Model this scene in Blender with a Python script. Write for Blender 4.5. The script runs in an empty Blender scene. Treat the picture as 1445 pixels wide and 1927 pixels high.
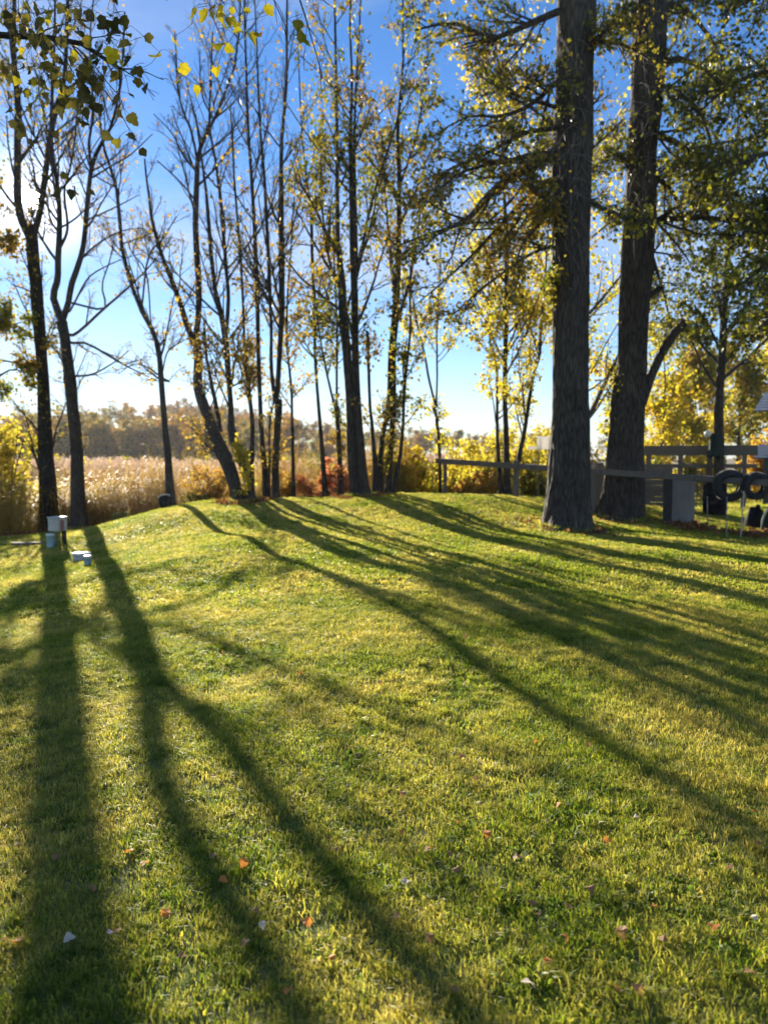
import bpy, math
import numpy as np
from mathutils import Vector

# ------------------------------------------------------------------ camera, sky, sun
scene = bpy.context.scene
FPX, CX, CY, HZ = 1450.0, 722.5, 963.5, 865.0          # focal length and horizon in photo pixels (1445 x 1927)
PITCH = math.atan((CY - HZ) / FPX)
EYE = 1.6
cam_d = bpy.data.cameras.new('camera'); cam = bpy.data.objects.new('camera', cam_d)
scene.collection.objects.link(cam); scene.camera = cam
cam.location = (0, 0, EYE); cam.rotation_euler = (math.pi/2 - PITCH, 0, 0)
cam_d.sensor_fit = 'VERTICAL'; cam_d.sensor_height = 36.0; cam_d.lens = 36.0 * FPX / 1927.0
cam_d.clip_end = 6000.0; cam_d.clip_start = 0.05
cam_d.dof.use_dof = True; cam_d.dof.focus_distance = 4.2; cam_d.dof.aperture_fstop = 2.2

SUN_AZ, SUN_EL = math.radians(-24.0), math.radians(16.7)   # azimuth from +Y towards +X
SUN = Vector((math.sin(SUN_AZ)*math.cos(SUN_EL), math.cos(SUN_AZ)*math.cos(SUN_EL), math.sin(SUN_EL)))
sun_d = bpy.data.lights.new('sun', 'SUN'); sun_d.energy = 5.0; sun_d.angle = math.radians(0.4); sun_d.color = (1.0, 0.90, 0.74)
sun_o = bpy.data.objects.new('sun', sun_d); scene.collection.objects.link(sun_o)
sun_o.rotation_euler = (-SUN).to_track_quat('-Z', 'Y').to_euler(); sun_o.location = (0, 0, 30)
scene.view_settings.view_transform = 'Standard'; scene.view_settings.look = 'None'
scene.view_settings.exposure = 1.5; scene.view_settings.gamma = 1.0; scene.view_settings.use_curve_mapping = False

world = bpy.data.worlds.new('World'); scene.world = world; world.use_nodes = True
wn, wl = world.node_tree.nodes, world.node_tree.links
wn.clear()
def WN(t, **kw):
    n = wn.new(t)
    for k, v in kw.items(): setattr(n, k, v)
    return n
def wmath(op, a, b=None, c=None, clamp=False):
    n = WN('ShaderNodeMath', operation=op, use_clamp=clamp)
    for i, v in enumerate((a, b, c)):
        if v is None: continue
        if isinstance(v, (int, float)): n.inputs[i].default_value = v
        else: wl.new(v, n.inputs[i])
    return n.outputs[0]
sky = WN('ShaderNodeTexSky', sky_type='NISHITA', sun_disc=False)
sky.sun_elevation = SUN_EL; sky.sun_rotation = SUN_AZ; sky.air_density = 1.0; sky.dust_density = 0.0; sky.ozone_density = 3.0
geo = WN('ShaderNodeTexCoord')
D = geo.outputs['Generated']
dot = WN('ShaderNodeVectorMath', operation='DOT_PRODUCT'); wl.new(D, dot.inputs[0]); dot.inputs[1].default_value = SUN
cosang = wmath('MINIMUM', wmath('MAXIMUM', dot.outputs['Value'], 0.0), 1.0)
sep = WN('ShaderNodeSeparateXYZ'); wl.new(D, sep.inputs[0])
zc = wmath('ADD', wmath('MAXIMUM', sep.outputs['Z'], 0.0), 0.09)
comb = WN('ShaderNodeCombineXYZ')
wl.new(wmath('DIVIDE', sep.outputs['X'], zc), comb.inputs[0]); wl.new(wmath('DIVIDE', sep.outputs['Y'], zc), comb.inputs[1])
mp = WN('ShaderNodeMapping'); mp.inputs['Scale'].default_value = (0.45, 1.25, 1); mp.inputs['Location'].default_value = (3.1, 1.7, 0); mp.inputs['Rotation'].default_value = (0, 0, 0.25)
wl.new(comb.outputs[0], mp.inputs[0])
nz = WN('ShaderNodeTexNoise'); nz.inputs['Scale'].default_value = 0.9; nz.inputs['Detail'].default_value = 9; nz.inputs['Roughness'].default_value = 0.58; nz.inputs['Distortion'].default_value = 0.6
wl.new(mp.outputs[0], nz.inputs['Vector'])
nz2 = WN('ShaderNodeTexNoise'); nz2.inputs['Scale'].default_value = 0.22; nz2.inputs['Detail'].default_value = 2; wl.new(mp.outputs[0], nz2.inputs['Vector'])
cl = wmath('MULTIPLY', wmath('SUBTRACT', wmath('ADD', nz.outputs['Fac'], wmath('MULTIPLY', nz2.outputs['Fac'], 0.7)), 0.755), 2.6, clamp=True)
cl = wmath('MULTIPLY', cl, 0.75)
hzb = wmath('MULTIPLY', wmath('POWER', 2.718, wmath('MULTIPLY', wmath('MAXIMUM', sep.outputs['Z'], 0.0), -17.0)), 0.70)   # pale haze low over the horizon
cl = wmath('MAXIMUM', cl, hzb)
hs = WN('ShaderNodeHueSaturation'); hs.inputs['Saturation'].default_value = 1.2; hs.inputs['Value'].default_value = 1.0; wl.new(sky.outputs[0], hs.inputs['Color'])
tint = WN('ShaderNodeMixRGB', blend_type='MULTIPLY'); tint.inputs[0].default_value = 1.0; tint.inputs[2].default_value = (0.90, 0.93, 1.10, 1); wl.new(hs.outputs[0], tint.inputs[1])
cmix = WN('ShaderNodeMixRGB', blend_type='MIX'); wl.new(cl, cmix.inputs[0]); wl.new(tint.outputs[0], cmix.inputs[1]); cmix.inputs[2].default_value = (4.7, 5.1, 5.7, 1)
# the sun's own disc and the bright air round it
ang2 = wmath('SUBTRACT', 1.0, cosang)
aure = wmath('ADD', wmath('MULTIPLY', wmath('POWER', cosang, 90.0), 0.9), wmath('MULTIPLY', wmath('POWER', cosang, 1100.0), 12.0))
disc = wmath('MULTIPLY', wmath('LESS_THAN', ang2, 1 - math.cos(math.radians(0.55))), 600.0)
gl = wmath('ADD', aure, disc)
gcol = WN('ShaderNodeMixRGB', blend_type='MULTIPLY'); gcol.inputs[0].default_value = 1.0; gcol.inputs[1].default_value = (1.0, 0.97, 0.92, 1)
wl.new(gl, gcol.inputs[2])
gadd = WN('ShaderNodeMixRGB', blend_type='ADD'); gadd.inputs[0].default_value = 1.0; wl.new(cmix.outputs[0], gadd.inputs[1]); wl.new(gcol.outputs[0], gadd.inputs[2])
bg = WN('ShaderNodeBackground'); bg.inputs['Strength'].default_value = 0.057; wl.new(gadd.outputs[0], bg.inputs['Color'])
wo = WN('ShaderNodeOutputWorld'); wl.new(bg.outputs[0], wo.inputs['Surface'])

scene.cycles.max_bounces = 6; scene.cycles.diffuse_bounces = 3; scene.cycles.volume_bounces = 0
scene.render.resolution_x, scene.render.resolution_y = 767, 1024
RNG = np.random.default_rng(11)

# ------------------------------------------------------------------ helpers
def link(o, parent=None):
    scene.collection.objects.link(o)
    if parent is not None:
        o.parent = parent
    return o
def tag(o, label=None, cat=None, group=None, kind=None):
    if label: o['label'] = label
    if cat: o['category'] = cat
    if group: o['group'] = group
    if kind: o['kind'] = kind
    return o
def empty(name, loc=(0, 0, 0), label=None, cat=None, group=None):
    o = bpy.data.objects.new(name, None); o.empty_display_size = 0.2; o.location = loc
    return tag(link(o), label, cat, group)
def make_mesh(name, V, F, mat, smooth=True):
    """V: (n,3) array, F: list of (m,k) index arrays"""
    me = bpy.data.meshes.new(name)
    V = np.asarray(V, dtype=np.float32)
    loops = np.concatenate([np.asarray(f, dtype=np.int32).ravel() for f in F])
    sizes = np.concatenate([np.full(len(f), np.asarray(f).shape[1], dtype=np.int32) for f in F])
    starts = np.concatenate([[0], np.cumsum(sizes)[:-1]]).astype(np.int32)
    me.vertices.add(len(V)); me.vertices.foreach_set('co', V.ravel())
    me.loops.add(len(loops)); me.loops.foreach_set('vertex_index', loops)
    me.polygons.add(len(sizes)); me.polygons.foreach_set('loop_start', starts)
    me.polygons.foreach_set('use_smooth', np.full(len(sizes), smooth, dtype=bool))
    me.update(calc_edges=True); me.validate()
    if mat: me.materials.append(mat)
    return me
def obj(name, me, parent=None, loc=(0, 0, 0)):
    o = bpy.data.objects.new(name, me); o.location = loc
    return link(o, parent)
class MB:
    """collects boxes, tubes, lathes into one mesh"""
    def __init__(s): s.V = []; s.F = {3: [], 4: []}; s.n = 0
    def add(s, V, quads=None, tris=None):
        V = np.asarray(V, float); s.V.append(V)
        if quads is not None and len(quads): s.F[4].append(np.asarray(quads) + s.n)
        if tris is not None and len(tris): s.F[3].append(np.asarray(tris) + s.n)
        s.n += len(V); return s
    def box(s, c, size, rz=0.0, rx=0.0, bev=0.0, jit=0.0):
        hx, hy, hz = [a/2 for a in size]; b = min(bev, hx*.6, hy*.6, hz*.6)
        if b <= 0:
            V = np.array([[x, y, z] for z in (-hz, hz) for x, y in ((-hx, -hy), (hx, -hy), (hx, hy), (-hx, hy))])
            Q = [[0, 3, 2, 1], [4, 5, 6, 7], [0, 1, 5, 4], [1, 2, 6, 5], [2, 3, 7, 6], [3, 0, 4, 7]]
        else:
            ring = [(-hx+b, -hy), (hx-b, -hy), (hx, -hy+b), (hx, hy-b), (hx-b, hy), (-hx+b, hy), (-hx, hy-b), (-hx, -hy+b)]
            rin = [(x*(hx-b)/hx, y*(hy-b)/hy) for x, y in ring]
            V = [[x, y, -hz] for x, y in rin] + [[x, y, -hz+b] for x, y in ring] + [[x, y, hz-b] for x, y in ring] + [[x, y, hz] for x, y in rin]
            V = np.array(V); Q = []
            for k in range(3):
                for i in range(8):
                    j = (i+1) % 8; Q.append([k*8+i, k*8+j, k*8+8+j, k*8+8+i])
            for base, rev in ((0, True), (24, False)):
                for a in ([0, 1, 2, 3], [0, 3, 4, 7], [7, 4, 5, 6]):
                    q = [base+i for i in a]; Q.append(q[::-1] if rev else q)
        if jit: V = V + RNG.normal(0, jit, V.shape)
        ca, sa = math.cos(rx), math.sin(rx)
        V = np.stack([V[:, 0], V[:, 1]*ca - V[:, 2]*sa, V[:, 1]*sa + V[:, 2]*ca], 1)
        ca, sa = math.cos(rz), math.sin(rz)
        V = np.stack([V[:, 0]*ca - V[:, 1]*sa, V[:, 0]*sa + V[:, 1]*ca, V[:, 2]], 1)
        return s.add(V + np.array(c), Q)
    def tube(s, P, R, sides=8, cap=True, noise=0.0, ridges=0):
        V, Q, T = tubes(np.asarray(P, float)[None], np.asarray(R, float)[None], sides, cap, noise, ridges)
        return s.add(V, Q, T)
    def lathe(s, prof, sides=20, c=(0, 0, 0), axis='z', squash=None):
        prof = np.asarray(prof, float); k = len(prof)
        a = np.linspace(0, 2*np.pi, sides, endpoint=False)
        V = np.zeros((k, sides, 3))
        V[:, :, 0] = prof[:, 0:1]*np.cos(a); V[:, :, 1] = prof[:, 0:1]*np.sin(a); V[:, :, 2] = prof[:, 1:2]
        V = V.reshape(-1, 3)
        if axis == 'y': V = np.stack([V[:, 0], -V[:, 2], V[:, 1]], 1)
        i = np.arange(sides); j = (i+1) % sides; Q = []
        for r in range(k-1): Q.append(np.stack([r*sides+i, r*sides+j, (r+1)*sides+j, (r+1)*sides+i], 1))
        return s.add(V + np.array(c), np.concatenate(Q))
    def build(s, name, mat, parent=None, smooth=True, loc=(0, 0, 0)):
        V = np.concatenate(s.V); F = [np.concatenate(s.F[k]) for k in (3, 4) if s.F[k]]
        return obj(name, make_mesh(name, V, F, mat, smooth), parent, loc)

def nrm(a): return a / np.maximum(np.linalg.norm(a, axis=-1, keepdims=True), 1e-9)
def tubes(P, R, sides, cap=True, noise=0.0, ridges=0):
    """P (N,k,3), R (N,k) -> verts, quads, tris"""
    N, k, _ = P.shape
    T = np.empty_like(P); T[:, 1:-1] = P[:, 2:] - P[:, :-2]; T[:, 0] = P[:, 1]-P[:, 0]; T[:, -1] = P[:, -1]-P[:, -2]; T = nrm(T)
    ref = np.where(np.abs(T[:, :1, 0:1]) > 0.8, np.array([0, 1., 0]), np.array([1., 0, 0])); ref = np.broadcast_to(ref, P.shape)
    U = nrm(np.cross(T, ref)); W = np.cross(T, U)
    a = np.linspace(0, 2*np.pi, sides, endpoint=False)
    rad = np.broadcast_to(R[:, :, None], (N, k, sides)).copy()
    if noise:
        ph = RNG.uniform(0, 6.28, (N, 1, 1, 5)); kk = np.linspace(0, 1, k)[None, :, None]
        for q, fr in enumerate((2, 3, 5, 7, 11)):
            rad *= 1 + noise*np.sin(fr*a[None, None] + ph[..., q] + 3*np.sin(kk*(5+3*q)))/ (1+q*.4)
        rad *= 1 + RNG.normal(0, noise*.35*(.3 if ridges else 1), rad.shape)
    if ridges:
        z = np.cumsum(np.concatenate([np.zeros((N, 1)), np.linalg.norm(np.diff(P, axis=1), axis=2)], 1), 1)[:, :, None]; A = a[None, None]
        w1 = A*ridges+1.7*np.sin(z*2.1+A*2)+1.1*np.sin(z*5.3-A*3); w2 = A*(ridges*.62)-1.9*np.sin(z*1.6+A*3)+1.2*np.sin(z*4.1)
        rd = np.maximum(1-np.abs(np.sin(w1*.5)), 1-np.abs(np.sin(w2*.5)))
        rad += (.5-rd)*.030*np.minimum(1, rad/.2)
        for _ in range(14):     # burls and branch scars
            z0, a0, am, sg = RNG.uniform(.8, 8.5), RNG.uniform(0, 6.28), RNG.uniform(.015, .06), RNG.uniform(.07, .16); dA = np.abs((A-a0+np.pi) % (2*np.pi)-np.pi)
            q_ = ((z-z0)**2+(.38*dA)**2)/sg**2; rad += am*(np.exp(-q_)-.8*np.exp(-q_*6))
        ft = np.exp(-z/.30); rad *= 1+ft*(.16*np.sin(A*5+1.3)+.10*np.sin(A*3+.4)+.06*np.sin(A*8))
    V = P[:, :, None] + rad[..., None]*(np.cos(a)[None, None, :, None]*U[:, :, None] + np.sin(a)[None, None, :, None]*W[:, :, None])
    V = V.reshape(-1, 3)
    n, r, i = np.meshgrid(np.arange(N), np.arange(k-1), np.arange(sides), indexing='ij'); j = (i+1) % sides
    b = (n*k + r)*sides
    Q = np.stack([b+i, b+j, b+sides+j, b+sides+i], -1).reshape(-1, 4)
    Tt = None
    if cap:
        b0 = (np.arange(N)*k + k-1)*sides
        i = np.arange(1, sides-1)
        Tt = np.stack([np.broadcast_to(b0[:, None], (N, sides-2)), b0[:, None]+i, b0[:, None]+i+1], -1).reshape(-1, 3)
    return V, Q, Tt

def ray(x, y):
    u, v = x-CX, CY-y
    return np.array([u, FPX*math.cos(PITCH) + v*math.sin(PITCH), v*math.cos(PITCH) - FPX*math.sin(PITCH)])
def at(x, y, d):
    r = ray(x, y); r = r*(d/r[1]); r[2] += EYE; return r

# ------------------------------------------------------------------ terrain
CP = np.array([(0,0,0),(2,2,0),(-2,2,-.04),(3.5,3.5,.02),(-3,4.5,-.1),(0,-4,0),(-8,-3,0),(8,-3,0),(-6,8,-.25),(-10,10,-.35),(-16,14,-.5),
 (-9.3,23.5,-.55),(-7.6,19.5,-.33),(-5.6,15.2,-.18),(-4.4,12.3,-.13),(-2.8,8.7,-.08),(-1.2,5.3,-.03),(-11,22.5,-.68),(-11,16,-.45),
 (-5.6,20.2,.46),(-4.3,16.9,.5),(-2.3,12.4,.36),(-.5,8.5,.27),(.5,6.1,.17),(1.2,4.6,.08),
 (-3.2,18.8,.62),(-2.4,16.9,.40),(-1.7,15.2,.27),(-.2,11.7,.19),(1,8.8,.16),(2.2,6.5,.1),
 (0,18.6,.74),(2.5,18.8,.74),(5,19.6,.62),(0,16.3,.5),(3,16.3,.42),(3,13,.2),(5,11,.12),(7,19.5,.42),(6,16.5,.18),
 (3.7,15.5,.12),(5.6,18,.12),(9,18,.1),(9,14,.05),(12,10,0),(14,18,.1),(20,20,.1),(14,25,.1),(9,23,.1),(20,40,.15),(30,55,.3),(45,30,.2),(45,60,.4),(30,0,0),
 (0,21.5,.35),(-3.5,21.5,.25),(4,22.5,.2),(0,24.5,-.6),(5,26,-.5),(-4.5,25,-.7),(-9,26.5,-1.1),(-14,25.5,-1.1),(-25,24,-1.2),(-25,32,-1.3),(-12,32,-1.3),(-2,32,-1.3),(6,33,-.9),(10,40,-.7),
 (0,45,-1.3),(-15,45,-1.3),(-30,45,-1.3),(-45,30,-1.2),(0,60,-1.3),(-30,60,-1.3),(-45,60,-1.3),(14,60,-.8),(-30,10,-.6),(-30,-4,-.3)], float)
def tps(r2): return np.where(r2 > 1e-9, 0.5*r2*np.log(np.maximum(r2, 1e-9)), 0)
def _fit():
    n = len(CP); K = tps(((CP[:, None, :2]-CP[None, :, :2])**2).sum(-1)) + np.eye(n)*3.0
    A = np.zeros((n+3, n+3)); A[:n, :n] = K; A[:n, n] = 1; A[:n, n+1:] = CP[:, :2]; A[n:, :n] = A[:n, n:].T
    return np.linalg.solve(A, np.concatenate([CP[:, 2], [0, 0, 0]]))
TW = _fit()
def sst(a, b, x): t = np.clip((x-a)/(b-a), 0, 1); return t*t*(3-2*t)
def gz(x, y):
    x = np.asarray(x, float); y = np.asarray(y, float); sh = x.shape; X, Y = x.ravel(), y.ravel()
    xc, yc = np.clip(X, -44, 44), np.clip(Y, -4, 60)
    z = TW[-3] + TW[-2]*xc + TW[-1]*yc
    for i in range(len(CP)): z = z + TW[i]*tps((xc-CP[i, 0])**2 + (yc-CP[i, 1])**2)
    z = z + .018*np.sin(X*2.1+Y*.7)*np.sin(Y*1.7-X*.6) + .02*np.sin(X*.9+1)*np.sin(Y*.8)
    # wooded rise far beyond the marsh
    far = sst(105, 230, Y)*(7.5*sst(60, -60, X-.0*Y) + 1.5)
    return (z + far).reshape(sh)
def gz1(x, y): return float(gz(np.array([x]), np.array([y]))[0])
EDGE = np.array([(-60, 19.5), (-20, 21.3), (-11, 22.4), (-9.4, 23.6), (-7.6, 22.2), (-6.2, 21.3), (-4.5, 20.6), (0, 20.5), (4, 21.0), (7, 22.0), (8.5, 24.0), (12, 34), (17, 58), (60, 60)])
def edge_y(x): return np.interp(x, EDGE[:, 0], EDGE[:, 1])

# ------------------------------------------------------------------ materials
def mat_new(name):
    m = bpy.data.materials.new(name); m.use_nodes = True; m.node_tree.nodes.clear(); return m, m.node_tree.nodes, m.node_tree.links
def ramp(nodes, stops):
    r = nodes.new('ShaderNodeValToRGB'); e = r.color_ramp.elements
    while len(e) < len(stops): e.new(0.5)
    for el, (p, c) in zip(e, stops): el.position = p; el.color = (*c, 1)
    return r
def leaf_mat(name, cols, trans=0.5, rough=0.5, noise_scale=0.0, cols2=None, spec=0.25, tcol=(1.45, 1.4, .9), fine=0.0):
    """cols: stops picked per leaf; optional second palette that takes over in patches"""
    m, n, l = mat_new(name)
    g = n.new('ShaderNodeNewGeometry'); r = ramp(n, [(i/max(1, len(cols)-1), c) for i, c in enumerate(cols)])
    l.new(g.outputs['Random Per Island'], r.inputs[0]); col = r.outputs[0]
    if cols2:
        r2 = ramp(n, [(i/max(1, len(cols2)-1), c) for i, c in enumerate(cols2)]); l.new(g.outputs['Random Per Island'], r2.inputs[0])
        t = n.new('ShaderNodeTexNoise'); t.inputs['Scale'].default_value = noise_scale; t.inputs['Detail'].default_value = 4; t.inputs['Roughness'].default_value = .65; l.new(g.outputs['Position'], t.inputs['Vector'])
        k = ramp(n, [(0.42, (0, 0, 0)), (0.60, (1, 1, 1))]); l.new(t.outputs['Fac'], k.inputs[0])
        mx = n.new('ShaderNodeMixRGB'); l.new(k.outputs[0], mx.inputs[0]); l.new(col, mx.inputs[1]); l.new(r2.outputs[0], mx.inputs[2]); col = mx.outputs[0]
    if fine:
        f = n.new('ShaderNodeTexNoise'); f.inputs['Scale'].default_value = fine; f.inputs['Detail'].default_value = 5; f.inputs['Roughness'].default_value = .7; l.new(g.outputs['Position'], f.inputs['Vector'])
        fr = ramp(n, [(.36, (.42, .56, .45)), (.48, (1, 1, 1)), (.60, (1.12, 1.08, 1.05)), (.72, (1.45, 1.28, 1.3))]); l.new(f.outputs['Fac'], fr.inputs[0])
        fm = n.new('ShaderNodeMixRGB'); fm.blend_type = 'MULTIPLY'; fm.inputs[0].default_value = 1; l.new(col, fm.inputs[1]); l.new(fr.outputs[0], fm.inputs[2]); col = fm.outputs[0]
    p = n.new('ShaderNodeBsdfPrincipled'); p.inputs['Roughness'].default_value = rough; p.inputs['Specular IOR Level'].default_value = spec; l.new(col, p.inputs['Base Color'])
    t = n.new('ShaderNodeBsdfTranslucent'); tg = n.new('ShaderNodeMixRGB'); tg.blend_type = 'MULTIPLY'; tg.inputs[0].default_value = 1; tg.inputs[2].default_value = (*tcol, 1); l.new(col, tg.inputs[1]); l.new(tg.outputs[0], t.inputs['Color'])
    mx = n.new('ShaderNodeMixShader'); mx.inputs[0].default_value = trans; l.new(p.outputs[0], mx.inputs[1]); l.new(t.outputs[0], mx.inputs[2])
    o = n.new('ShaderNodeOutputMaterial'); l.new(mx.outputs[0], o.inputs['Surface'])
    return m
def solid_mat(name, c1, c2, scale=6.0, rough=0.8, bump=0.3, stretch=(1, 1, 1), metal=0.0, spec=0.4, detail=6, bdist=0.01, coord='Object'):
    m, n, l = mat_new(name)
    tc = n.new('ShaderNodeTexCoord'); mp = n.new('ShaderNodeMapping'); mp.inputs['Scale'].default_value = stretch; l.new(tc.outputs[coord], mp.inputs[0])
    t = n.new('ShaderNodeTexNoise'); t.inputs['Scale'].default_value = scale; t.inputs['Detail'].default_value = detail; t.inputs['Roughness'].default_value = .65; l.new(mp.outputs[0], t.inputs['Vector'])
    r = ramp(n, [(0.3, c1), (0.7, c2)]); l.new(t.outputs['Fac'], r.inputs[0])
    p = n.new('ShaderNodeBsdfPrincipled'); p.inputs['Roughness'].default_value = rough; p.inputs['Metallic'].default_value = metal; p.inputs['Specular IOR Level'].default_value = spec; l.new(r.outputs[0], p.inputs['Base Color'])
    if bump:
        b = n.new('ShaderNodeBump'); b.inputs['Strength'].default_value = bump; b.inputs['Distance'].default_value = bdist; l.new(t.outputs['Fac'], b.inputs['Height']); l.new(b.outputs[0], p.inputs['Normal'])
    o = n.new('ShaderNodeOutputMaterial'); l.new(p.outputs[0], o.inputs['Surface'])
    return m
def bark_mat(name, dark, light, sc=1.0):
    m, n, l = mat_new(name)
    tc = n.new('ShaderNodeTexCoord')
    mp = n.new('ShaderNodeMapping'); mp.inputs['Scale'].default_value = (9*sc, 9*sc, 1.7*sc); l.new(tc.outputs['Object'], mp.inputs[0])
    v = n.new('ShaderNodeTexVoronoi'); v.feature = 'DISTANCE_TO_EDGE'; v.inputs['Scale'].default_value = 2.2; l.new(mp.outputs[0], v.inputs['Vector'])
    t = n.new('ShaderNodeTexNoise'); t.inputs['Scale'].default_value = 3.0; t.inputs['Detail'].default_value = 8; l.new(mp.outputs[0], t.inputs['Vector'])
    l2 = n.new('ShaderNodeTexNoise'); l2.inputs['Scale'].default_value = 1.6; l2.inputs['Detail'].default_value = 5; l.new(tc.outputs['Object'], l2.inputs['Vector'])
    a = n.new('ShaderNodeMath'); a.operation = 'MULTIPLY_ADD'; a.inputs[1].default_value = 1.6; l.new(v.outputs['Distance'], a.inputs[0]); l.new(t.outputs['Fac'], a.inputs[2])
    r = ramp(n, [(0.35, dark), (0.95, light)]); l.new(a.outputs[0], r.inputs[0])
    r2 = ramp(n, [(0.45, (1, 1, 1)), (0.72, (1.5, 1.6, 1.45))]); l.new(l2.outputs['Fac'], r2.inputs[0])
    mx = n.new('ShaderNodeMixRGB'); mx.blend_type = 'MULTIPLY'; mx.inputs[0].default_value = 1; l.new(r.outputs[0], mx.inputs[1]); l.new(r2.outputs[0], mx.inputs[2])
    p = n.new('ShaderNodeBsdfPrincipled'); p.inputs['Roughness'].default_value = .85; p.inputs['Specular IOR Level'].default_value = .3; l.new(mx.outputs[0], p.inputs['Base Color'])
    b = n.new('ShaderNodeBump'); b.inputs['Strength'].default_value = .9; b.inputs['Distance'].default_value = .03; l.new(a.outputs[0], b.inputs['Height']); l.new(b.outputs[0], p.inputs['Normal'])
    o = n.new('ShaderNodeOutputMaterial'); l.new(p.outputs[0], o.inputs['Surface'])
    return m
M = {}
M['bark'] = bark_mat('grey_brown_bark', (.016, .0128, .011), (.058, .048, .040))
M['bark_big'] = bark_mat('furrowed_bark', (.017, .0135, .011), (.080, .065, .053), .8)
M['twig'] = solid_mat('twig_bark', (.035, .028, .025), (.07, .06, .052), 8, .85, 0)
M['deadtwig'] = solid_mat('dead_twig', (.16, .145, .125), (.28, .26, .23), 8, .9, 0)
GREEN = [(.07, .125, .012), (.13, .22, .022), (.19, .26, .03), (.27, .30, .05), (.36, .34, .09)]
STRAW = [(.18, .24, .03), (.33, .33, .07), (.46, .41, .14), (.54, .47, .20), (.27, .30, .05)]
M['grass'] = leaf_mat('lawn_grass', GREEN, .55, .45, .75, STRAW, .2, (1.75, 1.6, .8), fine=4.5)
M['clover'] = leaf_mat('clover_leaves', [(.06, .13, .02), (.10, .19, .03), (.15, .24, .04)], .5, .45, tcol=(1.6, 1.6, .8))
M['yellow'] = leaf_mat('yellow_leaves', [(.26, .24, .03), (.44, .37, .04), (.54, .43, .06), (.34, .35, .05), (.42, .29, .05)], .65)
M['yellowgreen'] = leaf_mat('yellow_green_leaves', [(.12, .16, .02), (.28, .30, .025), (.40, .38, .03), (.50, .40, .03), (.20, .24, .03)], .65, .5, .5, [(.42, .33, .03), (.55, .42, .03), (.38, .26, .03), (.5, .33, .04)])
M['olive'] = leaf_mat('olive_brown_leaves', [(.10, .10, .02), (.20, .16, .03), (.34, .24, .03), (.24, .13, .03), (.42, .30, .04)], .5, .5, .7, [(.07, .10, .015), (.13, .17, .02), (.28, .27, .03), (.40, .34, .03)])
M['sparse'] = leaf_mat('thin_autumn_leaves', [(.20, .13, .03), (.38, .25, .04), (.46, .34, .05), (.26, .14, .04), (.30, .28, .05)], .5)
M['greenleaf'] = leaf_mat('green_leaves', [(.035, .06, .012), (.06, .09, .016), (.10, .13, .02), (.24, .25, .03), (.08, .085, .02)], .45, .45, .6, [(.08, .075, .02), (.14, .12, .03), (.34, .32, .03), (.06, .07, .015)])
M['red'] = leaf_mat('red_leaves', [(.44, .13, .10), (.55, .22, .16), (.52, .28, .12), (.38, .10, .08), (.50, .36, .14)], .65)
M['orange'] = leaf_mat('orange_leaves', [(.40, .20, .05), (.46, .30, .06), (.34, .18, .05), (.42, .36, .07)], .65)
M['farwood'] = leaf_mat('far_wood_leaves', [(.11, .075, .035), (.18, .12, .04), (.26, .15, .04), (.13, .11, .04)], .45, .6, .06, [(.12, .12, .035), (.22, .18, .04), (.36, .25, .04)])
M['farorange'] = leaf_mat('far_orange_leaves', [(.34, .17, .05), (.40, .22, .06), (.26, .14, .06), (.30, .22, .06)], .4)
M['fargreen'] = leaf_mat('far_green_leaves', [(.14, .17, .05), (.22, .24, .05), (.30, .28, .06)], .4)
M['marsh'] = leaf_mat('brown_marsh_plants', [(.30, .14, .04), (.42, .22, .06), (.50, .32, .09), (.32, .26, .055), (.24, .10, .035)], .45, .6, .35, [(.38, .29, .07), (.44, .36, .08), (.28, .27, .06), (.50, .33, .09)])
M['reed'] = leaf_mat('dry_reed_stalks', [(.30, .18, .07), (.38, .25, .11), (.25, .17, .06), (.28, .22, .07)], .5, .6)
M['plume'] = leaf_mat('pale_reed_plumes', [(.44, .32, .235), (.52, .39, .29), (.38, .27, .19)], .5, .8, tcol=(1.1, 1.05, 1.0))
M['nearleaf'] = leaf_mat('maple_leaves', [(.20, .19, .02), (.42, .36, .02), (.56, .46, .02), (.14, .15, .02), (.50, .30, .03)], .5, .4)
M['nearshaded'] = leaf_mat('shaded_olive_maple_leaves', [(.045, .045, .016), (.075, .07, .02), (.12, .105, .025), (.06, .055, .02), (.24, .20, .035)], .40, .45)  # shade of backlit leaves on one another, put into a darker olive colour

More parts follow.
